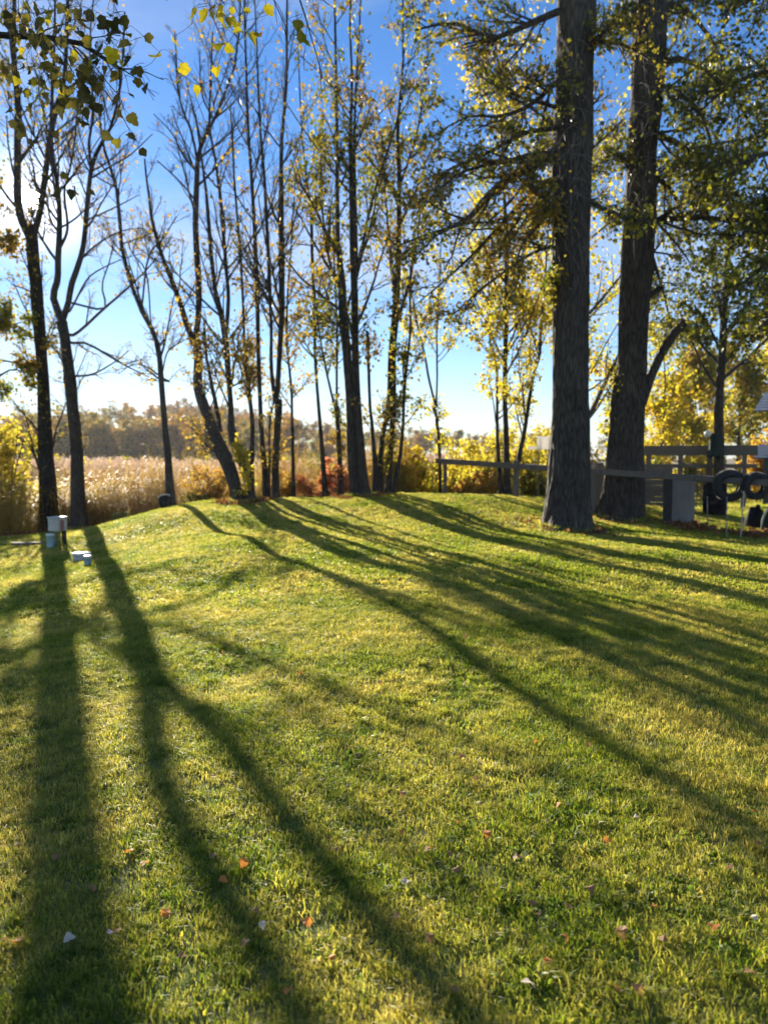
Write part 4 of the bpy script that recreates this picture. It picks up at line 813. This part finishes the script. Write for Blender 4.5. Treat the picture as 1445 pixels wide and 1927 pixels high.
# deck railing farther back
def deck():
    d = 25.5; A, B = at(1212, 848, d), at(1425, 850, d-1.2); base = (A+B)/2; g = gz1(base[0], base[1]); base[2] = g
    root = empty('deck_railing', base, 'weathered deck railing with a broad top board behind the yard tree', 'railing'); rz = math.atan2(B[1]-A[1], B[0]-A[0]); L = np.linalg.norm(B-A)
    def bar(name, y0, y1, u0, u1, th, mat):
        a = at(1212, (y0+y1)/2, d); z = a[2]; h = (y1-y0)/FPX*d; c = A+(B-A)*(u0+u1)/2
        MB().box((0, 0, 0), (L*(u1-u0), th, h), rz, 0, .008, .003).build(name, mat, root, False, (c[0]-base[0], c[1]-base[1], z-base[2]))
    bar('top_board', 839, 857, 0, .34, .05, M['oldwood_x']); bar('top_board', 839, 857, .343, .66, .05, M['oldwood_x']); bar('top_board', 839, 857, .663, 1, .05, M['oldwood_x'])
    bar('bottom_rail', 873, 880, 0, 1, .05, M['oldwood_x'])
    for u in (.05, .34, .60, .90):
        c = A+(B-A)*u; zt = at(1212, 841, d)[2]; h = zt-g+.15
        MB().box((0, 0, 0), (.15, .12, h), rz, 0, .01, .003).build('post', M['oldwood'], root, False, (c[0]-base[0], c[1]-base[1]+.087, g-.15+h/2-base[2]))
    for u in (.475, .515, .555, .59):
        c = A+(B-A)*u; z0 = at(1212, 897, d)[2]; z1 = at(1212, 874, d)[2]
        MB().box((0, 0, 0), (.04, .04, z1-g+.1), rz, 0, .004).build('baluster', M['oldwood'], root, False, (c[0]-base[0], c[1]-base[1]-.047, g-.1+(z1-g+.1)/2-base[2]))
deck()
# bag hung on the yard tree and a white ball
q = at(1346, 838, 24.3); r = empty('hanging_bag', (q[0], q[1]-.05, q[2]-.36), 'ragged dark green cloth bag hung on the yard tree', 'bag')
rng = np.random.default_rng(4); a = np.linspace(0, 6.283, 22, endpoint=False); prof = [(.05, .74), (.15, .73), (.20, .64), (.22, .45), (.24, .22), (.26, .05), (.255, -.02)]
V = []
for pr, pz in prof:
    for i, t in enumerate(a): rr = pr*(1+.10*math.sin(5*t+pz*6)+.05*math.sin(9*t)); V.append([rr*math.cos(t), rr*.7*math.sin(t), pz+(rng.uniform(-.09, .05) if pz < 0 else 0)])
i = np.arange(22); j = (i+1) % 22; Q = np.concatenate([np.stack([k*22+i, k*22+i+22, k*22+j+22, k*22+j], 1) for k in range(6)])
me = make_mesh('cloth', np.array(V), [Q], M['greencloth']); o = obj('cloth', me, r); sd = o.modifiers.new('thick', 'SOLIDIFY'); sd.thickness = .012
MB().tube([(0, 0, .72), (0, .06, .86), (0, .25, .9)], [.012]*3, 6).build('strap', M['greencloth'], r)
q = at(1331, 816, 24.2); r = empty('ball', (q[0], q[1], q[2]-.11), 'white ball shining beside the dark green bag', 'ball'); a = np.linspace(-math.pi/2, math.pi/2, 12)
MB().lathe(np.stack([.105*np.cos(a), .11+.105*np.sin(a)], 1), 20).build('shell', M['white'], r); MB().tube([(0, 0, .2), (.09, .05, .34), (.24, .2, .36)], [.006]*3, 5).build('cord', M['darkwood'], r)
# barrel, black bag, stakes
r = stand('barrel', 1345, 965, 19.0, 'dark barrel standing behind the larger tyre', 'barrel')
MB().lathe([(.0, 0), (.25, 0), (.27, .03), (.28, .25), (.295, .27), (.28, .29), (.285, .52), (.295, .54), (.28, .56), (.27, .82), (.28, .84), (.26, .85), (.25, .80), (.0, .80)], 24).build('drum', M['blackplastic'], r)
MB().lathe([(.0, .0), (.287, 0), (.29, .02), (.27, .035), (0, .04)], 24, (0, 0, .845)).build('lid', M['blackplastic'], r)
def lump(name, x, d, wx, wy, h, label, cat, mat, seed):
    rng = np.random.default_rng(seed); r = stand(name, x, 985, d, label, cat); V = []; n, m = 24, 12; ph = rng.uniform(0, 6.28, 8)
    for a in np.linspace(0, math.pi/2+.25, m):
        for t in np.linspace(0, 6.283, n, endpoint=False):
            k = 1+.09*math.sin(3*t+ph[0]+a*2)+.06*math.sin(5*t+ph[1]-a*3)+.04*math.sin(9*t+ph[2]+a*7)+.03*math.sin(14*t+ph[3]+5*a); V.append([wx*.5*math.sin(a)*math.cos(t)*k, wy*.5*math.sin(a)*math.sin(t)*k, h*math.cos(a)*k])
    i = np.arange(n); j = (i+1) % n; Q = np.concatenate([np.stack([k*n+i, k*n+j, k*n+n+j, k*n+n+i], 1)[:, ::-1] for k in range(m-1)])
    obj('sack', make_mesh('sack', np.array(V), [Q], M[mat]), r); MB().tube([(0, 0, h*.93), (.02, 0, h*1.06), (.07, .02, h*1.14)], [.03, .02, .045], 9, True, .1).build('knot', M[mat], r); return r
lump('garbage_bag', 1423, 16.8, .42, .42, .42, 'black plastic garbage bag on the leaf strip near the pale stake', 'bag', 'blackplastic', 1)
lump('green_sack', 1452, 16.2, .38, .40, .55, 'dark green sack beside the garbage bag', 'bag', 'greencloth', 2)
for xa, ya, xb, yb, d, rad, mt, lab in ((1399, 925, 1393, 1000, 15.0, .012, 'stakewood', 'thin pale stake leaning in front of the tyres'), (1367, 935, 1367, 1003, 14.9, .010, 'metal', 'thin grey upright rod in front of the larger tyre'), (1330, 935, 1331, 982, 16.8, .010, 'metal', 'thin grey rod beside the barrel'), (815, 868, 812, 935, 21.0, .012, 'darkwood', 'thin dark stick under the free end of the rail'), (852, 830, 851, 950, 20.3, .006, 'darkwood', 'very thin dark rod standing on the crest before the rail')):
    a, b = at(xa, ya, d), at(xb, yb, d); b[2] = gz1(b[0], b[1]); r = empty('stake', b, lab, 'stake'); top = a-b
    MB().tube([(0, 0, -.12), (0, 0, 0), top*.5, top], [rad, rad, rad*.97, rad*.9], 7, True, .03).build('shaft', M[mt], r); MB().tube([top*.985, top*1.0+np.array([0, 0, .012])], [rad*1.15, rad*.7], 7).build('cap', M[mt], r)
# white board among the thickets
r = stand('white_board', 1023, 850, 22.0, 'white board on thin posts above the thicket beside the great trunk', 'board'); g = r.location.z
zt, zb = at(1022, 821, 22)[2]-g, at(1022, 846, 22)[2]-g
MB().box((0, 0, (zt+zb)/2), (.40, .03, zt-zb), .1, 0, .01).build('board', M['board'], r, False)
MB().box((-.34, .02, zb+.05), (.28, .05, .09), .1, 0, .01).build('shelf', M['board'], r, False)
for x in (-.14, .14): MB().box((x, .045, zt/2-.1), (.035, .035, zt+.1), .1, 0, .005).build('post', M['oldwood'], r, False)
# houses at the picture's edge
def house(label, x, d, ridge_y, eave_y, wid, dep, mat, over, yaw):
    q = at(x, 880, d); g = gz1(q[0], q[1]); ze, zr = at(x, eave_y, d)[2]-g, at(x, ridge_y, d)[2]-g
    r = empty('house', (q[0], q[1], g), label, 'house'); r.rotation_euler = (0, 0, yaw)
    mb = MB(); hw = wid/2; hd = dep/2
    V = [[0, -hd, -.2], [wid, -hd, -.2], [wid, hd, -.2], [0, hd, -.2], [0, -hd, ze], [wid, -hd, ze], [wid, hd, ze], [0, hd, ze], [0, 0, zr-.08], [wid, 0, zr-.08]]
    mb.add(V, [[0, 1, 5, 4], [1, 2, 6, 5], [2, 3, 7, 6], [3, 0, 4, 7]], [[4, 8, 7], [5, 6, 9]]); mb.build('wall', M[mat], r, False)
    n = 7
    for s in (-1, 1):
        rf = MB(); sl = math.hypot(hd+over, zr-ze)
        for k in range(n):
            u0, u1 = k/n, (k+1)/n+.02; y0, y1 = s*(hd+over)*(1-u0), s*(hd+over)*(1-u1); z0, z1 = ze-.12+(zr-ze+.12)*u0+.05, ze-.12+(zr-ze+.12)*min(u1, 1)+.03
            Vv = np.array([[-over, y0, z0], [wid+over, y0, z0], [wid+over, y1, z1], [-over, y1, z1], [-over, y0, z0-.05], [wid+over, y0, z0-.05], [wid+over, y1, z1-.05], [-over, y1, z1-.05]])
            rf.add(Vv, [[0, 1, 2, 3], [4, 7, 6, 5], [0, 4, 5, 1], [1, 5, 6, 2], [2, 6, 7, 3], [3, 7, 4, 0]])
        rf.build('roof', M['roof'], r, False)
    for wx in (wid*.3, wid*.7):
        wdw = MB().box((wx, -hd-.02, ze*.55), (1.0, .06, 1.1), 0, 0, .01).build('window', M['white'], r, False)
        MB().box((wx, -hd-.052, ze*.55), (.84, .012, .94)).build('pane', M['glass'], wdw, False)
    MB().box((.06, -hd-.03, ze*.5), (.12, .06, ze)).build('corner_board', M[mat], r, False)
house('house with blue grey roof and brown walls beyond the yard', 1459, 33, 738, 778, 9, 7, 'siding', .5, -.55)
house('low shed with pale roof and grey blue wall at the end of the deck railing', 1442, 29, 838, 857, 5, 3.4, 'greysiding', .3, -.52)
# strip of brown leaves by the tyres
def leaf_strip():
    rng = np.random.default_rng(31); n = 2600; u = rng.uniform(0, 1, n); x = 6.2+u*4.2; y = 15.4-u*.9+.9*(u < .2)+rng.normal(0, .35, n)+rng.uniform(0, .5, n)
    C = np.stack([x, y, gz(x, y)+rng.uniform(.02, .07, n)], 1); V, T = leaf_quads(C, .08, rng, 0); tag(obj('leaf_litter', make_mesh('leaf_litter', V, [T], M['mulch'], False)), 'strip of brown fallen leaves below the tyres', 'leaf litter', kind='stuff')
    n = 2600; x = rng.uniform(-15, -9.2, n); y = edge_y(x)+rng.normal(.2, .35, n); C = np.stack([x, y, gz(x, y)+rng.uniform(.02, .08, n)], 1); V, T = leaf_quads(C, .09, rng, 0)
    tag(obj('leaf_litter', make_mesh('leaf_litter', V, [T], M['mulch'], False)), 'dark red brown leaves heaped along the marsh edge behind the tall straight trunk', 'leaf litter', kind='stuff')
leaf_strip()
def foot_litter():
    rng = np.random.default_rng(41)
    for x, d, R, n, lab in ((1065, 15.4, .74, 260, 'ring of brown leaves round the foot of the great furrowed trunk'), (1168, 17.8, .70, 260, 'ring of brown leaves round the foot of the second great trunk'), (92, 23.8, .45, 500, 'brown leaves round the foot of the tall straight trunk'), (150, 23.0, .42, 500, 'brown leaves round the foot of the twin forked tree'), (462, 18.6, .5, 600, 'brown leaves at the foot of the leaning tree'), (680, 18.8, .5, 600, 'brown leaves at the foot of the massive double trunk')):
        q = at(x, 950, d); a = rng.uniform(0, 6.28, n); r = R*(.75+np.abs(rng.normal(0, .45, n))); X, Y = q[0]+r*np.cos(a), q[1]+r*np.sin(a)
        V, T = leaf_quads(np.stack([X, Y, gz(X, Y)+rng.uniform(.01, .05, n)], 1), .07, rng, .1); V2, Q2, T2 = blades(700, 1, .06, .16, .006, .012, .9, rng)
        c = np.repeat(np.stack([q[0]+R*(.72+.12*rng.uniform(-1, 1, 700))*np.cos(t := rng.uniform(0, 6.28, 700)), q[1]+R*.75*np.sin(t)], 1), 5, axis=0); base = V2.reshape(-1, 5, 3)[:, :2].mean(1); V2[:, :2] += c-np.repeat(base[:, :2], 5, axis=0); V2[:, 2] += np.repeat(gz(c[::5, 0], c[::5, 1]), 5)
        me = make_mesh('leaf_litter', np.concatenate([V, V2]), [T, Q2+len(V), T2+len(V)], M['mulch'], False); me.materials.append(M['grass']); mi = np.zeros(len(T)+len(Q2)+len(T2), np.int32); mi[len(T):] = 1; me.polygons.foreach_set('material_index', mi)
        tag(obj('leaf_litter', me), lab, 'leaf litter', kind='stuff')
foot_litter()

# ------------------------------------------------------------------ things by the left trunks
def ground_hit(x, y):
    r = ray(x, y); t = np.linspace(1.5, 26, 2400)/r[1]; P = r[None]*t[:, None]; P[:, 2] += EYE; g = gz(P[:, 0], P[:, 1]); k = np.argmax(P[:, 2] < g+.005); return P[k]
q = ground_hit(111, 1026); d = q[1]
r = empty('utility_box', (q[0], q[1], gz1(q[0], q[1])), 'faded utility box with a rusty red door, on a post beside the tall straight trunk', 'utility box'); k = d/FPX
MB().box((-.01, 0, .44), (25*k, .26, 25*k), -.35, 0, .012, .002).build('housing', M['dirtywhite'], r, False)
MB().box((.055, -.135, .43), (15*k, .02, 20*k), -.35, 0, .003).build('door', M['rust'], r, False, (.045, .03, 0))
MB().box((.10, .05, .08), (6*k, .08, .70), -.35, 0, .008).build('post', M['darkwood'], r, False)
MB().box((-.06, .03, .10), (3*k, .06, .62), -.35, 0, .006).build('conduit', M['metal'], r, False)
MB().box((-.01, 0, .44+12.5*k+.012), (27*k, .30, .025), -.35, 0, .008).build('lid', M['dirtywhite'], r, False)
def bucket(x, d, w, h, label, mats, lid):
    q = ground_hit(x, d); d = q[1]; w = w*d/FPX; h = h*d/FPX; r = empty('bucket', (q[0], q[1], gz1(q[0], q[1])), label, 'bucket'); R = w/2
    MB().lathe([(0, .0), (R*.86, 0), (R*.88, .015), (R*.97, h*.86), (R*1.04, h*.87), (R*1.04, h*.91), (R, h*.92), (R, h), (R*.95, h), (R*.84, .03), (0, .025)], 24).build('pail', M[mats], r)
    t = np.linspace(0, math.pi, 9); MB().tube(np.stack([R*1.05*np.cos(t), -R*.9*np.sin(t)*.5-.01, h*.88-R*1.0*np.sin(t)], 1), [.004]*9, 5).build('handle', M['metal'], r)
    if lid: MB().lathe([(0, .012), (R*.9, .014), (R*1.06, .008), (R*1.07, -.03), (R*1.02, -.03), (0, -.005)], 24, (0, 0, h)).build('lid', M['white'], r)
bucket(96, 1030, 15, 25, 'pale blue bucket standing in front of the utility box', 'blue', True)
bucket(166, 1064, 15, 18, 'small blue bucket with a white lid beside the round white cap', 'blue', True)
q = ground_hit(154, 1054); r = empty('septic_cap', (q[0], q[1], gz1(q[0], q[1])), 'round white septic cap in the lawn', 'cap'); R = 17.5*q[1]/FPX
MB().lathe([(0, -.05), (R*.86, -.05), (R*.86, .11), (0, .11)], 28).build('riser', M['dirtywhite'], r)
MB().lathe([(0, .15), (R*.5, .149), (R*.92, .14), (R, .128), (R, .10), (R*.93, .098), (0, .10)], 28).build('lid', M['white'], r)
for k2 in range(6): a = k2/6*6.283; MB().lathe([(0, .016), (.011, .014), (.013, 0)], 8, (R*.8*math.cos(a), R*.8*math.sin(a), .138)).build('bolt', M['metal'], r)
q = ground_hit(58, 1026); r = empty('plank', (q[0], q[1], gz1(q[0], q[1])), 'grey plank lying on the grass left of the blue bucket', 'plank')
MB().box((0, 0, .045), (.75, .14, .05), .12, 0, .006, .004).build('board', M['oldwood_x'], r, False)
# black pail tipped at the crooked tree
q = at(313, 940, 19.9); g = gz1(q[0], q[1]); r = empty('pail', (q[0], q[1], max(g, q[2]-.16)), 'black pail with a pale rim tipped against the crooked tree', 'pail')
MB().lathe([(0, 0), (.11, 0), (.15, .05), (.165, .16), (.15, .27), (.14, .29), (.13, .29), (.14, .16), (.1, .03), (0, .02)], 24).build('body', M['blackplastic'], r); MB().lathe([(.138, .285), (.158, .29), (.158, .31), (.135, .312), (.135, .29)], 24).build('rim', M['white'], r)
r.rotation_euler = (math.radians(-22), math.radians(-18), 0); r.location.z = gz1(q[0], q[1])+.03

# ------------------------------------------------------------------ maple boughs over the camera's side of the lawn
def maple_leaf_verts():
    # five-lobed outline, unit length, stem at origin, tip +y
    o = [(0, 0), (.16, -.05), (.38, .02), (.40, .16), (.58, .32), (.50, .44), (.46, .60), (.30, .64), (.20, .84), (.0, 1.0)]
    L = o+[(-x, y) for x, y in o[-2:0:-1]]; V = np.array([(x, y, -.10*abs(x)+.05*math.sin(5*y)) for x, y in L]); c = np.array([[0, .38, .05]]); return np.concatenate([V, c])
def maple(label, base, limbs, n, seed, size=.095):
    rng = np.random.default_rng(seed); b = np.array([base[0], base[1], gz1(*base)-.05]); root = empty('maple_tree', b, label, 'tree')
    top = np.array([base[0]-.3, base[1]+.2, 9.5]); T = spline(np.array([b, b+(top-b)*.3+[.1, 0, 0], b+(top-b)*.65, top]), 18); MB().tube(T-b, np.linspace(.24, .07, 18), 16, True, .04).build('trunk', M['bark'], root)
    LP = []
    for lb in limbs:
        P = spline(np.array(lb), 12); MB().tube(P-b, np.linspace(.035, .008, 12), 7, True, .04).build('limb', M['bark'], root); LP.append(P)
    LP = np.array(LP); B1, R1 = spawn(LP, np.full(LP.shape[:2], .012), 9, .35, 1, (.10, .20), (.5, 1.2), -.35, 6, rng, .05); B2, R2 = spawn(B1, R1, 4, .2, 1, (.3, .6), (.4, 1), -.3, 5, rng, .06)
    mb = MB(); V, Q, _ = tubes(B1-b, np.maximum(R1, .0035), 5); mb.add(V, Q); V, Q, _ = tubes(B2-b, np.maximum(R2, .002), 4, False); mb.add(V, Q); tag(mb.build('twigs', M['twig'], root), kind='stuff')
    return root, b, B1, B2
MLV = maple_leaf_verts(); NL = len(MLV)-1
def leaf_instances(C, D, U, size):
    """real lobed leaves at C hanging along D"""
    S = nrm(np.cross(D, U)); N = np.cross(S, D)
    r_ = np.random.default_rng(8); L = np.repeat(MLV[None], len(C), 0)+r_.normal(0, .03, (len(C), len(MLV), 3)); L[..., 0] *= r_.uniform(.65, 1.1, (len(C), 1))
    L[..., 2] += r_.uniform(-.1, .9, (len(C), 1))*np.abs(L[..., 0])+r_.uniform(-.7, .5, (len(C), 1))*L[..., 1]**2
    V = C[:, None]+size[:, None, None]*(L[..., 0:1]*S[:, None]+L[..., 1:2]*D[:, None]+L[..., 2:3]*N[:, None])
    i = np.arange(NL); tri = np.stack([i, (i+1) % NL, np.full(NL, NL)], 1); k = np.arange(len(C))[:, None, None]*(NL+1)
    return V.reshape(-1, 3), (k+tri[None]).reshape(-1, 3)
def at3(x, y, d): return tuple(at(x, y, d))
lim = [[(-4.7, 3.9, 4.0), (-3.6, 4.6, 4.75), at3(60, -70, 5.0), at3(260, -60, 5.2)], [(-4.7, 3.9, 4.3), (-3.2, 4.9, 5.1), at3(300, -140, 5.3), at3(480, -60, 5.3), at3(600, -30, 5.3)], [(-4.7, 3.9, 3.7), (-3.7, 5.2, 4.3), at3(60, 60, 5.9), at3(190, 110, 6.0), at3(230, 130, 6.0)]]
lim = [spline(np.array(l), 6) for l in lim]
mroot, mb0, MB1, MB2 = maple('maple with yellow leaves hanging into view from above', (-4.8, 3.8), lim, 0, 91)
rng = np.random.default_rng(92); spots = []
def cluster(x, y, sx, sy, n, d): spots.extend([(rng.normal(x, sx), rng.normal(y, sy), d+rng.normal(0, .25)) for _ in range(n)])
cluster(60, 40, 50, 40, 44, 5.6); cluster(165, 150, 34, 45, 75, 5.8); cluster(60, 130, 35, 45, 36, 5.9); cluster(140, 40, 40, 30, 18, 5.6); cluster(235, 40, 25, 30, 7, 5.3); cluster(200, 90, 22, 20, 8, 5.4); cluster(430, 35, 28, 26, 17, 5.2); cluster(120, 350, 18, 14, 6, 6.6); cluster(50, 220, 25, 40, 12, 6)
spots += [(x, y, 5.2) for x, y in ((362, 18), (392, 20), (424, 86), (500, 10), (566, 60), (560, 38), (300, 98), (345, 118), (340, 150), (268, 128), (275, 158), (370, 160), (452, 185), (220, 178), (245, 215), (250, 250), (265, 280), (222, 262), (488, 70), (470, 62), (405, 10), (410, 125), (325, 70))]
C = np.array([at(*s) for s in spots]); D_ = rng.normal(0, .5, C.shape); D_[:, 2] -= 1; D_ = nrm(D_); U = nrm(rng.normal(0, 1, C.shape))
V, T = leaf_instances(C, D_, U, rng.uniform(.05, .095, len(C)))
nt = len(MLV)-1; V = V.reshape(len(C), -1, 3)-mb0; T0 = T[:nt]
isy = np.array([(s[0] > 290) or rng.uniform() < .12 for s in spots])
for sel, nm, mt in ((isy, 'yellow_leaves', 'nearleaf'), (~isy, 'shaded_olive_leaves', 'nearshaded')):  # massed leaves take the colour with shade painted in
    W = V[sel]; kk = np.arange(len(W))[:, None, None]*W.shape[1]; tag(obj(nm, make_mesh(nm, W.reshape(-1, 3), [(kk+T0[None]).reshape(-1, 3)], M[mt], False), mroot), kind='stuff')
# twig to each leaf from the nearest twig point above it
src = np.concatenate([MB1.reshape(-1, 3), MB2.reshape(-1, 3)]+[l for l in lim]); P = []
for c in C:
    dd = np.linalg.norm(src-c, axis=1)+np.where(src[:, 2] < c[2], .6, 0); s = src[dd.argmin()]; m = (s+c)/2+rng.normal(0, .03, 3); m[2] += .03; P.append(spline(np.array([s, m, c]), 5)); src = np.concatenate([src, P[-1][1:]])
V, Q, _ = tubes(np.array(P)-mb0, np.full((len(P), 5), .0016), 4, False); tag(obj('leaf_stalks', make_mesh('leaf_stalks', V, [Q], M['twig']), mroot), kind='stuff')

# ------------------------------------------------------------------ fallen leaves on the lawn
def fl_mat(nm, c1, c2): return leaf_mat(nm, [c1, c2, c1], .35, .6)
M['f_orange'] = fl_mat('fallen_orange', (.50, .14, .04), (.58, .24, .06)); M['f_pale'] = fl_mat('fallen_pale', (.55, .45, .36), (.66, .58, .50)); M['f_brown'] = fl_mat('fallen_brown', (.24, .10, .05), (.36, .20, .10)); M['f_lime'] = fl_mat('fallen_lime', (.35, .50, .05), (.45, .55, .08))
rng = np.random.default_rng(55)
LB = {'f_orange': ('orange fallen leaf lying on the sunlit and shaded lawn', 'orange fallen leaves'), 'f_pale': ('pale dry fallen leaf lying on the lawn', 'pale fallen leaves'), 'f_brown': ('brown curled fallen leaf lying on the lawn', 'brown fallen leaves'), 'f_lime': ('lime green fallen leaf lying on the lawn', 'lime green fallen leaves')}
shapes = {}
def leaf_spot(x, y):
    P = ground_hit(x, y); return P[0], P[1]
FL = [(207, 1561, 'f_orange'), (245, 1618, 'f_orange'), (459, 1641, 'f_orange'), (630, 1617, 'f_brown'), (313, 1738, 'f_orange'), (480, 1732, 'f_brown'), (494, 1760, 'f_pale'), (578, 1755, 'f_orange'), (10, 1790, 'f_brown'), (36, 1790, 'f_orange'), (130, 1785, 'f_pale'), (210, 1775, 'f_pale'), (222, 1770, 'f_brown'), (345, 1820, 'f_brown'), (625, 1825, 'f_orange'), (1052, 1528, 'f_orange'), (916, 1585, 'f_orange'), (806, 1615, 'f_orange'), (862, 1563, 'f_orange'), (1142, 1597, 'f_orange'), (1170, 1775, 'f_brown'), (1062, 1785, 'f_orange'), (765, 1677, 'f_pale'), (1195, 1553, 'f_pale'), (1160, 1884, 'f_orange'), (994, 1875, 'f_pale'), (1418, 1747, 'f_pale'), (1110, 1692, 'f_brown'), (973, 1632, 'f_brown'), (930, 1857, 'f_lime'), (938, 1789, 'f_lime'), (860, 1793, 'f_lime'), (835, 1518, 'f_lime'), (1250, 1882, 'f_lime'), (744, 1748, 'f_brown'), (1410, 1852, 'f_brown'), (1420, 1543, 'f_orange'), (437, 1241, 'f_brown'), (566, 1276, 'f_orange'), (858, 1656, 'f_brown'), (1000, 1720, 'f_brown')]
for _ in range(48):
    yy = 1100+800*rng.uniform(0, 1)**.8; FL.append((rng.uniform(20, 1430), yy, rng.choice(['f_brown', 'f_brown', 'f_orange', 'f_brown', 'f_lime'])))
for _ in range(34): FL.append((rng.choice([1065, 1160, 150, 110])+rng.normal(0, 90), rng.uniform(1015, 1110), rng.choice(['f_brown', 'f_orange'])))
FL = [f for f in FL if f[0] > 0 and f[0] < 1440]
for x, y, mt in FL:
    if mt not in shapes:
        V = MLV.copy() if mt != 'f_lime' else np.array([(0, 0, 0), (.22, .3, .05), (.2, .7, .06), (0, 1, 0), (-.2, .7, .06), (-.22, .3, .05), (0, .5, 0)]); n = len(V)-1; V[:, 2] += .35*V[:, 0]**2+.12*np.sin(4*V[:, 1]); i = np.arange(n)
        shapes[mt] = make_mesh('leaf', V-np.array([0, .4, 0]), [np.stack([i, (i+1) % n, np.full(n, n)], 1)], M[mt], False)
    gx, gy = leaf_spot(x, y); o = obj('fallen_leaf', shapes[mt], None, (gx, gy, gz1(gx, gy)+.040)); s_ = rng.uniform(.026, .046)*(.8 if mt == 'f_lime' else 1); o.scale = (s_*.8, s_, s_); o.rotation_euler = (rng.uniform(-.7, .7), rng.uniform(-.6, .6), rng.uniform(0, 6.28)); tag(o, LB[mt][0], 'leaf', LB[mt][1])

# ------------------------------------------------------------------ the air over the marsh
def haze(dens):
    m, n, l = mat_new('pale_haze'); v = n.new('ShaderNodeVolumePrincipled'); v.inputs['Density'].default_value = dens; v.inputs['Color'].default_value = (.96, .97, 1, 1); v.inputs['Anisotropy'].default_value = .45
    o = n.new('ShaderNodeOutputMaterial'); l.new(v.outputs[0], o.inputs['Volume'])
    x0, x1, y0, y1, z0, z1 = -330, 330, -60, 330, -2.6, 28
    V = np.array([[x, y, z] for z in (z0, z1) for x, y in ((x0, y0), (x1, y0), (x1, y1), (x0, y1))], float)
    tag(obj('haze', make_mesh('haze', V, [np.array([[0, 3, 2, 1], [4, 5, 6, 7], [0, 1, 5, 4], [1, 2, 6, 5], [2, 3, 7, 6], [3, 0, 4, 7]])], m, False)), kind='stuff')
haze(.00022)
